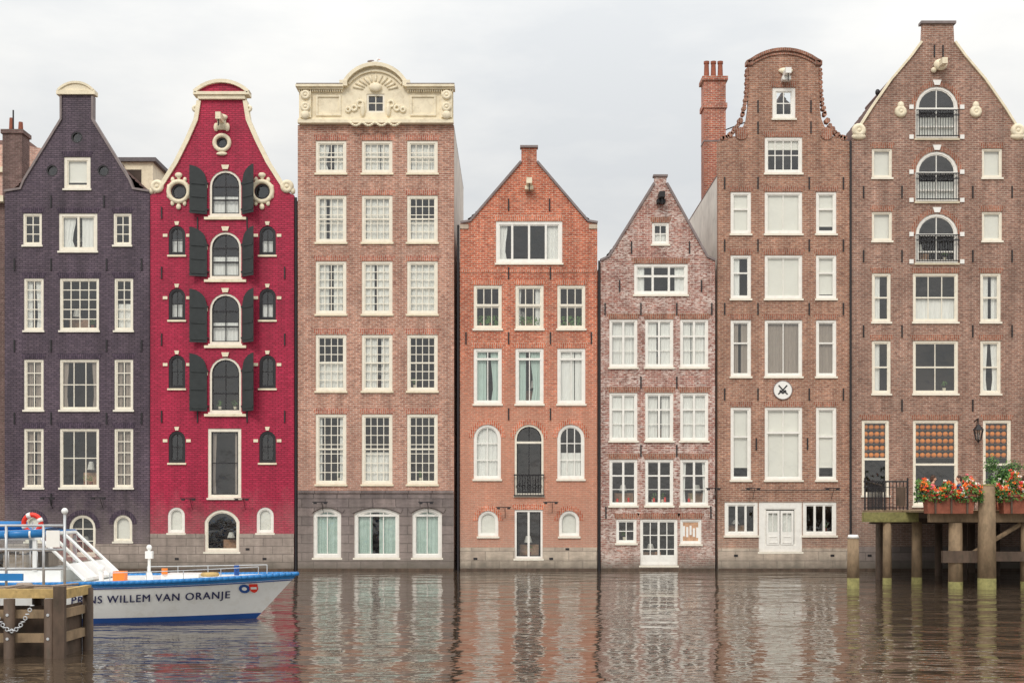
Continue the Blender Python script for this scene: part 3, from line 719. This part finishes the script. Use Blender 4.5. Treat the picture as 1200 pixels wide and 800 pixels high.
half=[(103,166),(98,160),(93,150),(78,127),(55,94),(32,67),(19,50),(18,28)]
ol=[(997,690)]+[(1099.5-a,b) for a,b in half]+[(1099.5+a,b) for a,b in reversed(half)]+[(1203,690)]
ol[1]=(997,166); ol[-2]=(1203,166)
walls(h,ol,'br_g',eave=166,ridge=33,plinth=('stone_dark',640))
c=h.p('gable_coping','cream')
for s in (-1,1):
    c.ribbon([(X(1099.5+s*a),Z(b)) for a,b in ((95,153),(78,126),(55,93),(32,66),(19.5,49))],.1,-.1,.32)
    q=h.p('volutes','cream',True); q.torus((X(1099.5+s*93),-.02,Z(153)),.2,.14,n=14); q.ball((X(1099.5+s*93),-.02,Z(153)),.14); q.ball((X(1099.5+s*93),0,Z(160)),.34,.16,.16)
    q.torus((X(1099.5+s*44),-.02,Z(131)),.16,.13,n=14);q.ball((X(1099.5+s*44),-.04,Z(124)),.16,.1,.2);q.ball((X(1099.5+s*44),-.04,Z(131)),.12)
h.p('gable_top','coping').box(X(1079),X(1120),-.1,.35,Z(28),Z(25)); 
q=h.p('hoist_ornament','cream',True); q.ball((X(1101),-.15,Z(77)),.33,.2,.27); q.ball((X(1101)-.3,-.1,Z(83)),.13,.1,.13)
h.p('hoist_beam','cream').box(X(1098),X(1104),-.8,-.001,Z(81),Z(74))
anchors(h,[(1056,130),(1141,130),(1057,225),(1140,225),(1012,225),(1186,225),(1057,300),(1140,300),(1012,300),(1186,300),(1057,388),(1140,388),(1012,388),(1186,388),(1057,475),(1140,475),(1095,60),(1105,60)])
vane=h.p('roof_finial','iron'); vane.tube((18.0,3,Z(120)),(18.0,3,Z(84)),.03); vane.ball((18.0,3,Z(84)),.12,.12,.16)
h.build()
# wall lantern
l=Obj('wall_lantern',(X(1142),-.5,Z(510)))
i=l.p('frame','iron'); x,y,z=X(1142),-.5,Z(516)
i.tube((x,0,z+.9),(x,y,z+1.0),.03); i.tube((x,y,z+1.0),(x,y,z+.72),.02); i.path([(x,0,z+.5),(x,-.25,z+.6),(x,y+.1,z+.95)],.02)
for a in range(6):
    an=a*math.pi/3; c0,s0=math.cos(an),math.sin(an); i.tube((x+.12*c0,y+.12*s0,z),(x+.22*c0,y+.22*s0,z+.45),.022,5)
i.tube((x,y,z+.46),(x,y,z+.72),.27,6,.05); i.tube((x,y,z-.06),(x,y,z),.05,6,.13); i.ball((x,y,z-.09),.05)
l.p('panes','glass').tube((x,y,z+.02),(x,y,z+.44),.1,6,.19)
l.build()
# ================================================================== neighbours
def neighbour(name,a,b,top,mat,ridge,shift=.05,chim=False):
    h=mk(name,a,b,shift); n=3; w=(b-a)
    for r,(ya,yb) in enumerate(((250,300),(330,385),(420,475),(505,570))):
        for c in range(n):
            x=a+w*(c+.5)/n; win(h,x-15,x+15,ya,yb,cols=3,rows=4,cur='rand',lint='lin_f')
    for c in range(n): x=a+w*(c+.5)/n; win(h,x-12,x+12,600,640,cols=2,rows=2,cur='none',lint='lin_f',rise=.15)
    walls(h,[(a,690),(a,top),(b,top),(b,690)],mat,eave=top,ridge=ridge,plinth=('stone_grey',646),roof='roofgrey')
    h.p('cornice','cream').box(X(a),X(b),-.35,.3,Z(top),Z(top-7))
    if chim:
        c=h.p('chimney','br_n'); c.box(-24.9,-23.95,2.2,3.2,16,21.2); c.box(-24.97,-23.88,2.13,3.27,21.2,21.4)
        h.p('chimney_pot','rust').tube((-24.65,2.7,21.4),(-24.65,2.7,22.1),.13,10,.1); h.p('chimney_pot','rust').tube((-24.2,2.7,21.4),(-24.2,2.7,21.9),.13,10,.1)
        h.p('flue_pipe','iron').tube((-24.45,2.4,21.4),(-24.45,2.4,22.4),.04)
    h.build()
neighbour('brown_brick_house',-175,3.5,236,'br_n',214,.35,True)
neighbour('brown_brick_house',-355,-177,190,'br_c',160)
neighbour('brown_brick_house',1205.5,1390,215,'br_d',190)
neighbour('brown_brick_house',1392,1580,180,'br_f',150)
h=Obj('pink_rear_house',(-26,14,0))
q=h.p('walls','br_pink'); q.prism([(-33,-.5),(-24.6,-.5),(-24.6,22.0),(-25.6,23.2),(-28,23.6),(-33,23.6)],13,20,back=True)
h.p('cornice','cream').box(-33,-24.5,12.8,13,22.0,22.3)
h.p('windows','framew').ring(shape(-28.9,-28.1,19.6,21.4),shape(-28.8,-28.2,19.7,21.3),12.93,12.99); h.p('window_panes','room').box(-28.8,-28.2,12.95,12.995,19.7,21.3); h.p('roof','roof').box(-33,-27.8,13.5,19,23.6,24)
h.build()
# ================================================================== ground / water
def sheetobj(name,x0,x1,y0,y1,z,mat):
    me=bpy.data.meshes.new(name); me.from_pydata([(x0,y0,z),(x1,y0,z),(x1,y1,z),(x0,y1,z)],[],[(0,1,2,3)]); me.materials.append(MT[mat])
    o=bpy.data.objects.new(name,me); scene.collection.objects.link(o); return o
sheetobj('ground',-3000,3000,-3000,3000,-3.0,'bed')
sheetobj('street_ground',-3000,3000,11.9,3000,.6,'ground')
sheetobj('canal_water',-3000,3000,-3000,11.9,0.0,'water')
# ================================================================== BOAT
CY=-25.6
b=Obj('canal_tour_boat',(-12,CY,0))
XS,XB,RK=-22.0,-5.72,1.15
def zs(t): return 1.06+.17*max(0,(t-.55)/.45)**2
def hull(t,f,side):
    bw=1.75+.3*f; tp=1.0 if t<.62 else 1-((t-.62)/.38)**(1.9+.5*f)
    x=XS+t*((XB-RK*(1-f))-XS)
    return (x,CY+side*bw*max(tp,0.0),zs(t)*f)
TS=[0,.1,.2,.3,.4,.5,.56]+[.6+.4*i/44 for i in range(45)]
def strip(part,f0,f1,out=0,n=1):
    for side in (-1,1):
        for j in range(n):
            fa,fb=f0+(f1-f0)*j/n,f0+(f1-f0)*(j+1)/n
            vs=[];fs=[]
            for t in TS:
                for f in (fa,fb):
                    v=hull(t,f,side); vs.append((v[0]+out*.4,v[1]+side*out,v[2]))
            for i in range(len(TS)-1): fs.append([2*i,2*i+2,2*i+3,2*i+1])
            part.add(vs,fs)
strip(b.p('hull_bottom','bnavy',True),-.5,.12,0,3)
strip(b.p('hull_side','bwhite',True),.12,.86,0,6)
strip(b.p('gunwale_band','bblue',True),.86,1.0)
for side in (-1,1):
    b.p('rub_rail','bblue',True).path([hull(t,.97,side) for t in TS],.055,8)
    b.p('rub_rail_lower','bnavy',True).path([hull(t,.84,side) for t in TS],.018,6)
vs=[];fs=[]
for t in TS:
    for s in (-1,1): v=hull(t,.97,s); vs.append(v)
for i in range(len(TS)-1): fs.append([2*i,2*i+2,2*i+3,2*i+1])
b.p('deck','bwhite').add(vs,fs)
b.p('transom','bwhite').face([hull(0,-.4,-1),hull(0,-.4,1),hull(0,1,1),hull(0,1,-1)])
def onhull(x,z):
    t=.8
    for _ in range(10):
        f=z/zs(t); t=(x-XS)/((XB-RK*(1-f))-XS)
    return hull(t,z/zs(t),-1)
tcu=bpy.data.curves.new('name_text','FONT'); tcu.body='PRINS WILLEM VAN ORANJE'; tcu.size=.29; tcu.shear=.18; tcu.space_character=1.15
to=bpy.data.objects.new('t',tcu); scene.collection.objects.link(to); bpy.context.view_layer.update()
tm=bpy.data.meshes.new_from_object(to.evaluated_get(bpy.context.evaluated_depsgraph_get())); bpy.data.objects.remove(to)
xs=[v.co.x for v in tm.vertices]; wid=max(xs)-min(xs); sc0=3.8/wid
pt=b.p('name_lettering','letter')
for dx,dz,dy in ((0,0,.03),(.012,.004,.032)):     # two offset passes = bold strokes
    pv=[]
    for v in tm.vertices:
        x=-11.2+(v.co.x-min(xs))*sc0+dx; z=.52+v.co.y*.95+dz+(x+11.25)*.018; q=onhull(x,z); pv.append((q[0],q[1]-dy,q[2]))
    pt.add(pv,[list(p.vertices) for p in tm.polygons])
def crest(part,mat,pts,off):
    P=b.p(part,mat); P.face([(lambda q:(q[0],q[1]-off,q[2]))(onhull(x,z)) for x,z in pts])
cx,cz=-6.95,.83
sc_=lambda c,z,w,hh:[(c-w,z+hh),(c+w,z+hh),(c+w,z-.2*hh),(c+.6*w,z-.75*hh),(c,z-hh),(c-.6*w,z-.75*hh),(c-w,z-.2*hh)]
circ=lambda x,z,rx,rz,n=14:[(x+rx*math.cos(2*math.pi*i/n),z+rz*math.sin(2*math.pi*i/n)) for i in range(n)]
crest('crest_shield_blue','bnavy',circ(cx-.1,cz,.13,.12),.03); crest('crest_star','bwhite',circ(cx-.1,cz,.06,.05),.04)
crest('crest_shield_red','red',sc_(cx+.12,cz,.1,.12),.034); crest('crest_bar','bwhite',[(cx+.05,cz-.02),(cx+.19,cz-.02),(cx+.19,cz+.04),(cx+.05,cz+.04)],.045)
st=b.p('bow_light_post','bwhite'); sx=-9.75
st.tube((sx,CY,1.05),(sx,CY,1.85),.04,8); st.ball((sx,CY,1.9),.075); st.box(sx-.09,sx+.09,CY-.08,CY+.08,1.6,1.8); st.tube((sx,CY,1.05),(sx,CY,1.25),.12,10,.06)
stl=b.p('bow_rail','steel')
for s in (-1,1):
    pr=[hull(.72+.22*i/8,1.0,s) for i in range(9)]; pr=[(a,CY+(q-CY)*.86,c+.22) for a,q,c in pr]
    stl.path(pr,.011)
    for a,q,c in pr[::2]: stl.tube((a,q,c-.24),(a,q,c),.011)
b.p('bow_bitts','bnavy').tube((-7.4,CY,1.15),(-7.4,CY,1.42),.07); b.p('bow_bitts','bnavy').tube((-7.4,CY-.2,1.35),(-7.4,CY+.2,1.35),.04)
b.p('deck_box','orange').box(-10.45,-10.15,CY-.9,CY-.6,1.05,1.3); b.p('deck_box','orange').tube((-9.2,CY-.5,1.21),(-9.2,CY-.5,1.36),.08,10); b.p('deck_hatch','bwhite').box(-9.3,-8.3,CY-.5,CY+.5,1.06,1.2)
b.p('deck_vents','bwhite').tube((-10.75,CY-.9,1.05),(-10.75,CY-.9,1.35),.06,10); b.p('deck_vents','bwhite').ball((-10.75,CY-.9,1.38),.1)
b.p('rope_coil','woody',True).torus((-8.0,CY-.5,1.2),.2,.05,axis='z')
cb=b.p('cabin_sides','bwhite'); yw=1.5
cb.box(-21,-11.6,CY-yw,CY+yw,1.0,1.35)
fr=b.p('cabin_frames','bwhite'); gl=b.p('cabin_glass','glass')
for s in (-1,1):
    y=CY+s*yw
    for i in range(8): x=-20.8+i*1.22; fr.box(x-.05,x+.05,y-.04,y+.04,1.35,2.2)
    gl.face([(-20.9,y,1.35),(-12.1,y,1.35),(-12.3,y,2.2),(-20.9,y,2.2)])
fr.box(-21,-12.1,CY-yw-.05,CY-yw+.05,2.14,2.24)
for q in (-1.5,-.5,.5,1.5): fr.tube((-11.0,CY+q,1.12),(-12.25,CY+q,2.3),.045,6)
for z,x in ((2.28,-12.23),(1.12,-11.0)): fr.tube((x,CY-1.5,z),(x,CY+1.5,z),.05,6)
fr.face([(-11.0,CY-1.5,1.1),(-11.0,CY+1.5,1.1),(-11.45,CY+1.5,1.52),(-11.45,CY-1.5,1.52)])
gl.face([(-11.47,CY-1.5,1.55),(-11.47,CY+1.5,1.55),(-12.25,CY+1.5,2.3),(-12.25,CY-1.5,2.3)])
rf=b.p('cabin_roof','bblue',True)
n=8
pr=[(CY-1.6+3.2*i/n,2.28+.16*math.sin(math.pi*i/n)) for i in range(n+1)]
vs=[(-21,y,z) for y,z in pr]+[(-12.3,y,z) for y,z in pr]; rf.add(vs,[[i,i+1,n+2+i,n+1+i] for i in range(n)])
rf.tube((-21,CY-1.6,2.28),(-12.3,CY-1.6,2.28),.09,8); rf.tube((-12.3,CY-1.6,2.28),(-12.3,CY+1.6,2.3),.07,8)
rf.tube((-16,CY-1.2,2.5),(-12.6,CY-1.2,2.5),.12,10); 
se=b.p('seats','cur_b')
for i in range(7):
    for y in (-.8,.8): se.box(-19.8+i*1.1,-19.2+i*1.1,CY+y-.4,CY+y+.4,1.36,1.75)
b.build()
lx=-12.35
lb=Obj('life_buoy',(lx,CY-1.3,2.6)); q=lb.p('ring','red',True); q.torus((lx,CY-1.45,2.56),.22,.065); q2=lb.p('bands','signw',True)
for a in range(4):
    an=a*math.pi/2+.4; q2.tube((lx+.22*math.cos(an)-.05*math.sin(an),CY-1.45,2.56+.22*math.sin(an)+.05*math.cos(an)),(lx+.22*math.cos(an)+.05*math.sin(an),CY-1.45,2.56+.22*math.sin(an)-.05*math.cos(an)),.073)
lb.p('bracket','steel').tube((lx,CY-1.42,2.2),(lx,CY-1.42,2.6),.02); lb.build()
# ================================================================== mooring dock (left)
d=Obj('mooring_dock',(-11,-33.8,0))
x0,x1,y0,y1=-16.5,-9.0,-34.5,-33.1
pk=d.p('deck_planks','wood'); 
x=x0
while x<x1-.1: pk.box(x,x+.17,y0+.02,y1,1.28,1.33+random.uniform(0,.012)); x+=.19
d.p('edge_beams','woody').box(x0,x1+.03,y0-.12,y0+.02,1.18,1.36); d.p('edge_beams','woody').box(x1+.031,x1+.16,y0-.1,y1,1.17,1.355)
be=d.p('cross_beams','wood')
be.box(x0,x1,y0-.08,y0,.78,.95); be.box(x0,x1,y0-.085,y0-.004,.3,.48); be.box(x1,x1+.1,y0,y1,.78,.95); be.box(x1,x1+.1,y0,y1,.3,.48)
pd=d.p('piles','woodd',True)
for x in (-16,-14.2,-12.4,-10.9,-9.95,-9.15):
    pd.tube((x,y0-.16,-2.5),(x,y0-.16,1.17),.11,12)
    if x<-9.5: pd.tube((x,y1,-2.5),(x,y1,1.2),.13,12)
pd.tube((x1+.12,y1-.1,-2.5),(x1+.12,y1-.1,1.3),.11,12)
bc=d.p('back_boards','woodd'); bc.box(x0,x1-.1,y0+.3,y0+.36,-.5,1.0); bc.box(x1-.06,x1,y0+.1,y1-.1,-.5,1.0)
d.p('corner_post','woodd').box(x1-.05,x1+.17,y0-.26,y0-.13,-1,1.42)
bo=d.p('bolts','steel')
for x in (-10.9,-9.95,-9.15):
    for z in (.39,.86): bo.tube((x,y0-.28,z),(x,y0-.26,z),.03,8)
chn=d.p('mooring_chain','steel',True)
pts=[(-10.25+.8*t/18,y0-.3,1.05-.5*math.sin(math.pi*t/18)) for t in range(19)]
for i,p in enumerate(pts): chn.torus(p,.036,.012,axis='y' if i%2 else 'z',n=10,m=5)
rp=d.p('rope','cur_b',True)
rp.path([(-10.2,y0-.1,1.39),(-9.8,y0+.2,1.42),(-9.4,y0+.6,1.38),(-9.05,y0+1.2,1.39)],.02)
rp.torus((-9.9,y0+.5,1.38),.16,.03,axis='z'); rp.torus((-9.9,y0+.5,1.42),.13,.03,axis='z')
d.build()
g=Obj('dock_railing',(-10.5,-33.3,1.3)); r=g.p('rails','steel',True)
yy=-33.3
for x in (-12.2,-11.2,-10.55,-9.77,-9.33): r.tube((x,yy,1.33),(x,yy,2.62 if x<-9.4 else 2.85),.03,8)
for z in (2.6,2.1,1.7): r.tube((-13,yy,z),(-9.33,yy,z),.026,8)
for i in range(5): r.tube((-10.5+i*.15,yy,1.7),(-10.5+i*.15,yy,2.1),.01,5)
gp=g.p('gate_panel','bblue'); gp.box(-10.9,-10.2,yy-.03,yy+.03,1.45,1.6)
g.p('lifted_cover_roll','bblue',True).tube((-11.0,yy+.12,2.40),(-9.8,yy+.12,2.44),.09,12)
g.p('cover_straps','bwhite').tube((-10.6,yy+.12,2.4),(-10.56,yy+.12,2.4),.096,12); g.p('cover_straps','bwhite').tube((-10.1,yy+.12,2.42),(-10.06,yy+.12,2.42),.096,12)
g.p('rails_post_cap','bwhite',True).ball((-9.33,yy,2.9),.07)
g.p('notice_plate','signw').box(-9.7,-9.42,yy-.05,yy-.03,2.15,2.5)
g.p('buoy_float','orange',True).ball((-10.9,yy+.1,1.52),.16,.16,.2)
g.build()
# ================================================================== terrace (right)
t=Obj('timber_terrace',(18,-7,0))
yf=-13.0
def xl(y): return 15.1 if y<-10.6 else 13.6+3.6*(y+10.6)/10.4
dk=t.p('deck','wood'); 
yy=yf
while yy<-.2: dk.box(xl(yy),30,yy,yy+.26,2.78,2.85); yy+=.28
t.p('front_beam','algae').box(13.5,15.6,-10.9,-10.61,2.4,2.776)
t.p('front_beam_main','wood').box(15.3,30,yf-.15,yf+.15,2.42,2.776)
bm_=t.p('beams','woodd')
for x in (18,20,22,24,26,28): bm_.box(x-.12,x+.12,yf+.2,-.2,2.48,2.775)
for y in (-9,-6,-3): bm_.box(xl(y)+.1,29.8,y-.1,y+.1,2.3,2.475)
bm_.box(15.7,17.0,yf-.4,yf-.18,.95,1.38); bm_.box(17.5,30,yf-.35,yf-.15,1.0,1.35)
br_=t.p('braces','wood')
for a,c in (((16.3,yf+.1,.9),(18.8,yf+.1,2.4)),((18.9,yf+.15,2.4),(20.5,yf+.15,.8))): br_.tube(a,c,.09,6)
pl=t.p('piles','wood',True)
for x,y,r in ((14.45,-10.7,.17),(15.75,-10.2,.2),(16.25,yf-.1,.26),(18.9,yf,.22),(20.5,yf,.25),(23,yf,.25),(26,yf,.25)):
    pl.tube((x,y,.25),(x,y,2.4),r,12,r*.93)
    t.p('pile_wet_bases','algae',True).tube((x,y,-2.8),(x,y,.25),r*1.02,12,r)
for y in (-7.5,-4.5,-1.5):
    for x in (xl(y)+.4,18.5,21,24,27): t.p('inner_piles','woodd',True).tube((x,y,-2.8),(x,y,2.3),.16,10)
pl.tube((17.25,yf-.5,.4),(17.25,yf-.5,3.75),.33,14,.3); t.p('pile_wet_bases','algae',True).tube((17.25,yf-.5,-2.8),(17.25,yf-.5,.4),.34,14,.33)
t.p('pile_caps','algae',True).tube((17.25,yf-.5,3.75),(17.25,yf-.5,3.8),.31,14,.25)
t.build()
mp=Obj('mooring_post',(12.42,-13.4,0)); mp.p('post','wood',True).tube((12.42,-13.4,.4),(12.42,-13.4,1.85),.22,14,.2)
mp.p('wet_base','algae',True).tube((12.42,-13.4,-2.8),(12.42,-13.4,.4),.225,14,.22); mp.p('cap','signw',True).tube((12.42,-13.4,1.85),(12.42,-13.4,1.97),.22,14,.17); mp.build()
f=Obj('terrace_railing',(14.3,-10.7,2.85)); q=f.p('rails','iron'); yr=-10.5
for i in range(13): x=13.65+i*.135; q.tube((x,yr,2.86),(x,yr,3.95),.018,5)
q.box(13.6,15.3,yr-.03,yr+.03,3.93,3.99); q.box(13.6,15.3,yr-.025,yr+.025,2.93,2.97); q.box(13.6,15.3,yr-.02,yr+.02,3.72,3.75)
for i in range(20):
    y=yr+i*.5; x=xl(y)+.12; q.tube((x,y,2.86),(x,y,3.95),.014,5)
q.tube((xl(yr)+.12,yr,3.96),(xl(-.4)+.12,-.4,3.96),.03)
for x in (13.65,14.4,15.3): q.tube((x,yr,2.86),(x,yr,4.1),.035)
f.p('cafe_notice','woodd').box(14.85,15.2,yr-.08,yr-.04,3.0,3.75)
# railing in front of the diners behind the planters
for i in range(40): q.tube((15.3+i*.2,yf+.3,2.86),(15.3+i*.2,yf+.3,3.7),.012,5)
q.box(15.3,23.3,yf+.28,yf+.32,3.7,3.75)
f.build()
def planter(x0,x1,y):
    o=Obj('flower_planter',((x0+x1)/2,y,2.7)); p=o.p('box','rust')
    z0,z1=2.74,3.42
    p.add([(x0+.06,y-.22,z0),(x1-.06,y-.22,z0),(x1-.06,y+.22,z0),(x0+.06,y+.22,z0),(x0,y-.3,z1),(x1,y-.3,z1),(x1,y+.3,z1),(x0,y+.3,z1)],[(0,1,5,4),(1,2,6,5),(2,3,7,6),(3,0,4,7),(4,5,6,7)])
    p.box(x0-.03,x1+.03,y-.33,y-.3,z1-.07,z1+.01)
    for x in (x0+.3,(x0+x1)/2,x1-.3): o.p('straps','woodd').box(x-.03,x+.03,y-.33,y-.28,z0,z1-.071)
    o.p('soil','woodd').box(x0+.03,x1-.03,y-.26,y+.26,z1,z1+.03)
    def cl(part,mat,n,s,zlo,zhi,spread):
        P=o.p(part,mat)
        for _ in range(n):
            x=random.uniform(x0-.28,x1+.25); a=(noise.noise(Vector((x*2.3,y,3)))+.6)
            z=zlo+(zhi-zlo)*random.random()**.8*max(.35,a)*1.15; yy=y+random.uniform(-spread,spread)*(1.25 if z<3.6 else .8)
            u=Vector((random.uniform(-1,1),random.uniform(-1,1),random.uniform(-1,1))).normalized(); w=u.orthogonal().normalized(); q=s*random.uniform(.6,1.3); c=Vector((x,yy,z))
            P.add([c-u*q,c-w*q*.6,c+u*q,c+w*q*.6],[(0,1,2,3)])
    cl('leaves','leaf',1400,.065,3.15,4.05,.38); cl('leaves_dark','leafd',700,.065,3.15,3.8,.36)
    for part,mat,n in (('flowers_red','fl_r',60),('flowers_orange','fl_o',85),('flowers_white','fl_w',32),('flowers_pink','fl_p',22)):
        P=o.p(part,mat)
        for _ in range(n):
            x=random.uniform(x0-.2,x1+.2); a=(noise.noise(Vector((x*2.3,y,3)))+.6)
            z=3.25+.9*max(.3,a)*random.random()**.7*1.1; c=Vector((x,y-random.uniform(-.1,.42),z))
            for k in range(7):
                u=Vector((random.uniform(-1,1),random.uniform(-1,.4),random.uniform(-1,1))).normalized(); w=u.orthogonal().normalized(); q=.042
                cc=c+u*.035; P.add([cc-w*q,cc+u*q,cc+w*q,cc-u*q*.5],[(0,1,2,3)])
    o.build()
planter(15.0,16.75,yf-.45); planter(17.75,19.6,yf-.45); planter(19.9,21.8,yf-.45)
def shrub(X0,Y0,hh,n,wd):
    o=Obj('potted_shrub',(X0,Y0,2.85)); o.p('pot','rust',True).tube((X0,Y0,2.85),(X0,Y0,3.35),.22,14,.3); o.p('stem','woodd').tube((X0,Y0,3.35),(X0,Y0,hh),.04)
    for i in range(10):
        a=random.random()*6.3; o.p('stem','woodd').tube((X0,Y0,hh-.6+i*.05),(X0+wd*.8*math.cos(a),Y0+wd*.8*math.sin(a),hh-.1+.4*random.random()),.015,5)
    cs=[Vector((X0+random.uniform(-wd,wd),Y0+random.uniform(-wd,wd)*.8,hh+random.uniform(-.45,.4))) for _ in range(14)]
    for part,mat in (('leaves','leaf'),('leaves_dark','leafd')):
        P=o.p(part,mat)
        for _ in range(n):
            c=random.choice(cs)+Vector((random.gauss(0,.12),random.gauss(0,.12),random.gauss(0,.1)))
            u=Vector((random.uniform(-1,1),random.uniform(-1,1),random.uniform(-1,1))).normalized(); w=u.orthogonal().normalized(); q=.055
            P.add([c-u*q,c-w*q*.5,c+u*q,c+w*q*.5],[(0,1,2,3)])
    o.build()
shrub(18.9,-10.5,4.3,900,.5); shrub(20.9,-9.8,4.1,600,.4)
def table(x,y):
    o=Obj('cafe_table',(x,y,2.85)); o.p('top','wood').tube((x,y,3.57),(x,y,3.6),.34,16); o.p('pedestal','iron').tube((x,y,2.86),(x,y,3.57),.03); o.p('foot','iron').tube((x,y,2.85),(x,y,2.88),.22,12)
    o.p('glasses','glass',True).tube((x-.1,y,3.6),(x-.1,y,3.74),.03,8,.04); o.p('menu','signw').box(x+.05,x+.15,y-.02,y,3.6,3.78); o.build()
def chair(x,y,s):
    o=Obj('cafe_chair',(x,y,2.85)); p=o.p('frame','iron'); q=o.p('seat','wood'); q.box(x-.21,x+.21,y-.2,y+.2,3.28,3.31)
    for a in (-.18,.18):
        for c in (-.17,.17): p.tube((x+a,y+c,2.85),(x+a,y+c,3.28),.014,5)
        p.tube((x-s*.2,y+a,3.3),(x-s*.24,y+a,3.72),.014,5)
    o.p('backrest','wood').box(x-s*.24-.015,x-s*.24+.015,y-.2,y+.2,3.5,3.72); o.build()
def person(x,y,s,shirt,hairm):
    Zb=3.31; o=Obj('seated_diner',(x,y,2.85))
    def P(u,v,w): return (x+s*u,y+v,Zb+w)
    def skinned(name,verts,edges,mat,root=0):
        me=bpy.data.meshes.new(name); me.from_pydata([v[0] for v in verts],edges,[]); ob=bpy.data.objects.new(name,me); scene.collection.objects.link(ob)
        m=ob.modifiers.new('s','SKIN'); 
        for i,v in enumerate(verts): me.skin_vertices[0].data[i].radius=(v[1],v[2] if len(v)>2 else v[1])
        me.skin_vertices[0].data[root].use_root=True
        ob.modifiers.new('b','SUBSURF').levels=1
        bpy.context.view_layer.update()
        nm=bpy.data.meshes.new_from_object(ob.evaluated_get(bpy.context.evaluated_depsgraph_get())); bpy.data.objects.remove(ob)
        pp=o.p(name,mat,True); pp.add([v.co[:] for v in nm.vertices],[list(q.vertices) for q in nm.polygons])
    skinned('torso_and_sleeves',[(P(0,0,.1),.14,.16),(P(.0,0,.3),.13,.15),(P(.02,0,.47),.12,.17),(P(.03,0,.56),.06,.07),
        (P(.02,.19,.48),.06),(P(.08,.24,.24),.047),(P(.02,-.19,.48),.06),(P(.08,-.24,.24),.047)],[(0,1),(1,2),(2,3),(2,4),(4,5),(2,6),(6,7)],shirt)
    for v in (1,-1): skinned('forearms',[(P(.08,.24*v,.25),.042),(P(.3,.15*v,.30),.03),(P(.38,.12*v,.3),.032,.016),(P(.44,.1*v,.29),.02,.012)],[(0,1),(1,2),(2,3)],'skin')
    for v in (1,-1): skinned('legs',[(P(0,.08*v,.07),.095),(P(.42,.11*v,.08),.065),(P(.42,.11*v,-.36),.042),(P(.55,.11*v,-.41),.035)],[(0,1),(1,2),(2,3)],'trouser')
    hd=o.p('head','skin',True); hd.tube(P(.03,0,.52),P(.05,0,.66),.055,10); c=P(.07,0,.74); hd.ball(c,.088,.075,.115,14,10); hd.ball(P(.16,0,.73),.02,.014,.022,8,6)
    for v in (1,-1): hd.ball(P(.06,.078*v,.735),.02,.012,.03,8,6); o.p('eyes','iron',True).ball(P(.143,.03*v,.755),.009,.011,.007,8,6)
    o.p('mouth','fl_r',True).ball(P(.147,0,.685),.008,.024,.006,8,6)
    hr=o.p('hair',hairm,True); hr.ball(P(.045,0,.78),.1,.088,.1,14,10); hr.ball(P(.0,0,.72),.07,.078,.1,12,8)
    o.build()
for (x,y,sh1,sh2) in ((16.55,-11.2,'shirt_r','shirt_b'),(19.9,-11.6,'shirt_r','shirt_w')):
    table(x,y); chair(x-.56,y,1); chair(x+.56,y,-1); person(x-.54,y,1,sh1,'hair'); person(x+.54,y,-1,sh2,'hair' if x<17 else 'woody')
g=Obj('seagull',(X(438),.1,Z(76))); q=g.p('body','gull',True); x,z=X(438),Z(76)+.04
q.ball((x,.1,z+.12),.2,.09,.09); q.ball((x+.17,.1,z+.24),.065,.055,.06); q.tube((x+.1,.1,z+.14),(x+.16,.1,z+.22),.06,8,.045); g.p('wings','coping',True).ball((x-.1,.1,z+.15),.22,.1,.06)
g.p('beak','orange').tube((x+.22,.1,z+.24),(x+.3,.1,z+.22),.018,6,.005)
for dy in (-.03,.03): g.p('legs','orange').tube((x,.1+dy,z-.03),(x,.1+dy,z+.06),.01,5)
g.build()
# ================================================================== world, sun, camera
w=bpy.data.worlds.new('World'); scene.world=w; w.use_nodes=True; nt=w.node_tree; nt.nodes.clear()
out=N(nt,'ShaderNodeOutputWorld'); bg=N(nt,'ShaderNodeBackground'); nt.links.new(bg.outputs[0],out.inputs[0])
sky=N(nt,'ShaderNodeTexSky',sky_type='NISHITA'); sky.sun_disc=False; sky.sun_elevation=math.radians(48); sky.sun_rotation=math.radians(200)
tc=N(nt,'ShaderNodeTexCoord'); sp=N(nt,'ShaderNodeSeparateXYZ'); nt.links.new(tc.outputs['Generated'],sp.inputs[0])
v=scalevec(nt,tc.outputs['Generated'],(1.0,1.0,3.0))
n1=noise_n(nt,v,2.9,6,.55); 
cr=N(nt,'ShaderNodeValToRGB'); cr.color_ramp.elements[0].position=.36; cr.color_ramp.elements[1].position=.62
cr.color_ramp.elements[0].color=(6.35,6.5,6.6,1); cr.color_ramp.elements[1].color=(8.2,8.1,7.8,1)
nt.links.new(n1,cr.inputs[0])
gr=maprange(nt,sp.outputs[2],0.15,1.0,1.0,2.5)
cc=N(nt,'ShaderNodeCombineXYZ')
for i in range(3): nt.links.new(gr,cc.inputs[i])
cl=mixc(nt,1.0,cr.outputs[0],cc.outputs[0],'MULTIPLY')
mx=mixc(nt,.94,sky.outputs[0],cl)
nt.links.new(mx,bg.inputs[0]); bg.inputs[1].default_value=.1
sd=bpy.data.lights.new('sun','SUN'); sd.energy=1.4; sd.angle=math.radians(16); sd.color=(1,.94,.87)
so=bpy.data.objects.new('sun',sd); scene.collection.objects.link(so); so.rotation_euler=(math.radians(48),0,math.radians(-20)); so.location=(-20,-60,60)
cam=bpy.data.cameras.new('camera'); cam.lens=45; cam.sensor_width=36; cam.shift_y=193/1200; cam.clip_end=6000
co=bpy.data.objects.new('camera',cam); scene.collection.objects.link(co); co.location=(0,-60,3); co.rotation_euler=(math.radians(90),0,0); scene.camera=co
scene.view_settings.view_transform='Standard'; scene.view_settings.look='None'; scene.view_settings.exposure=0
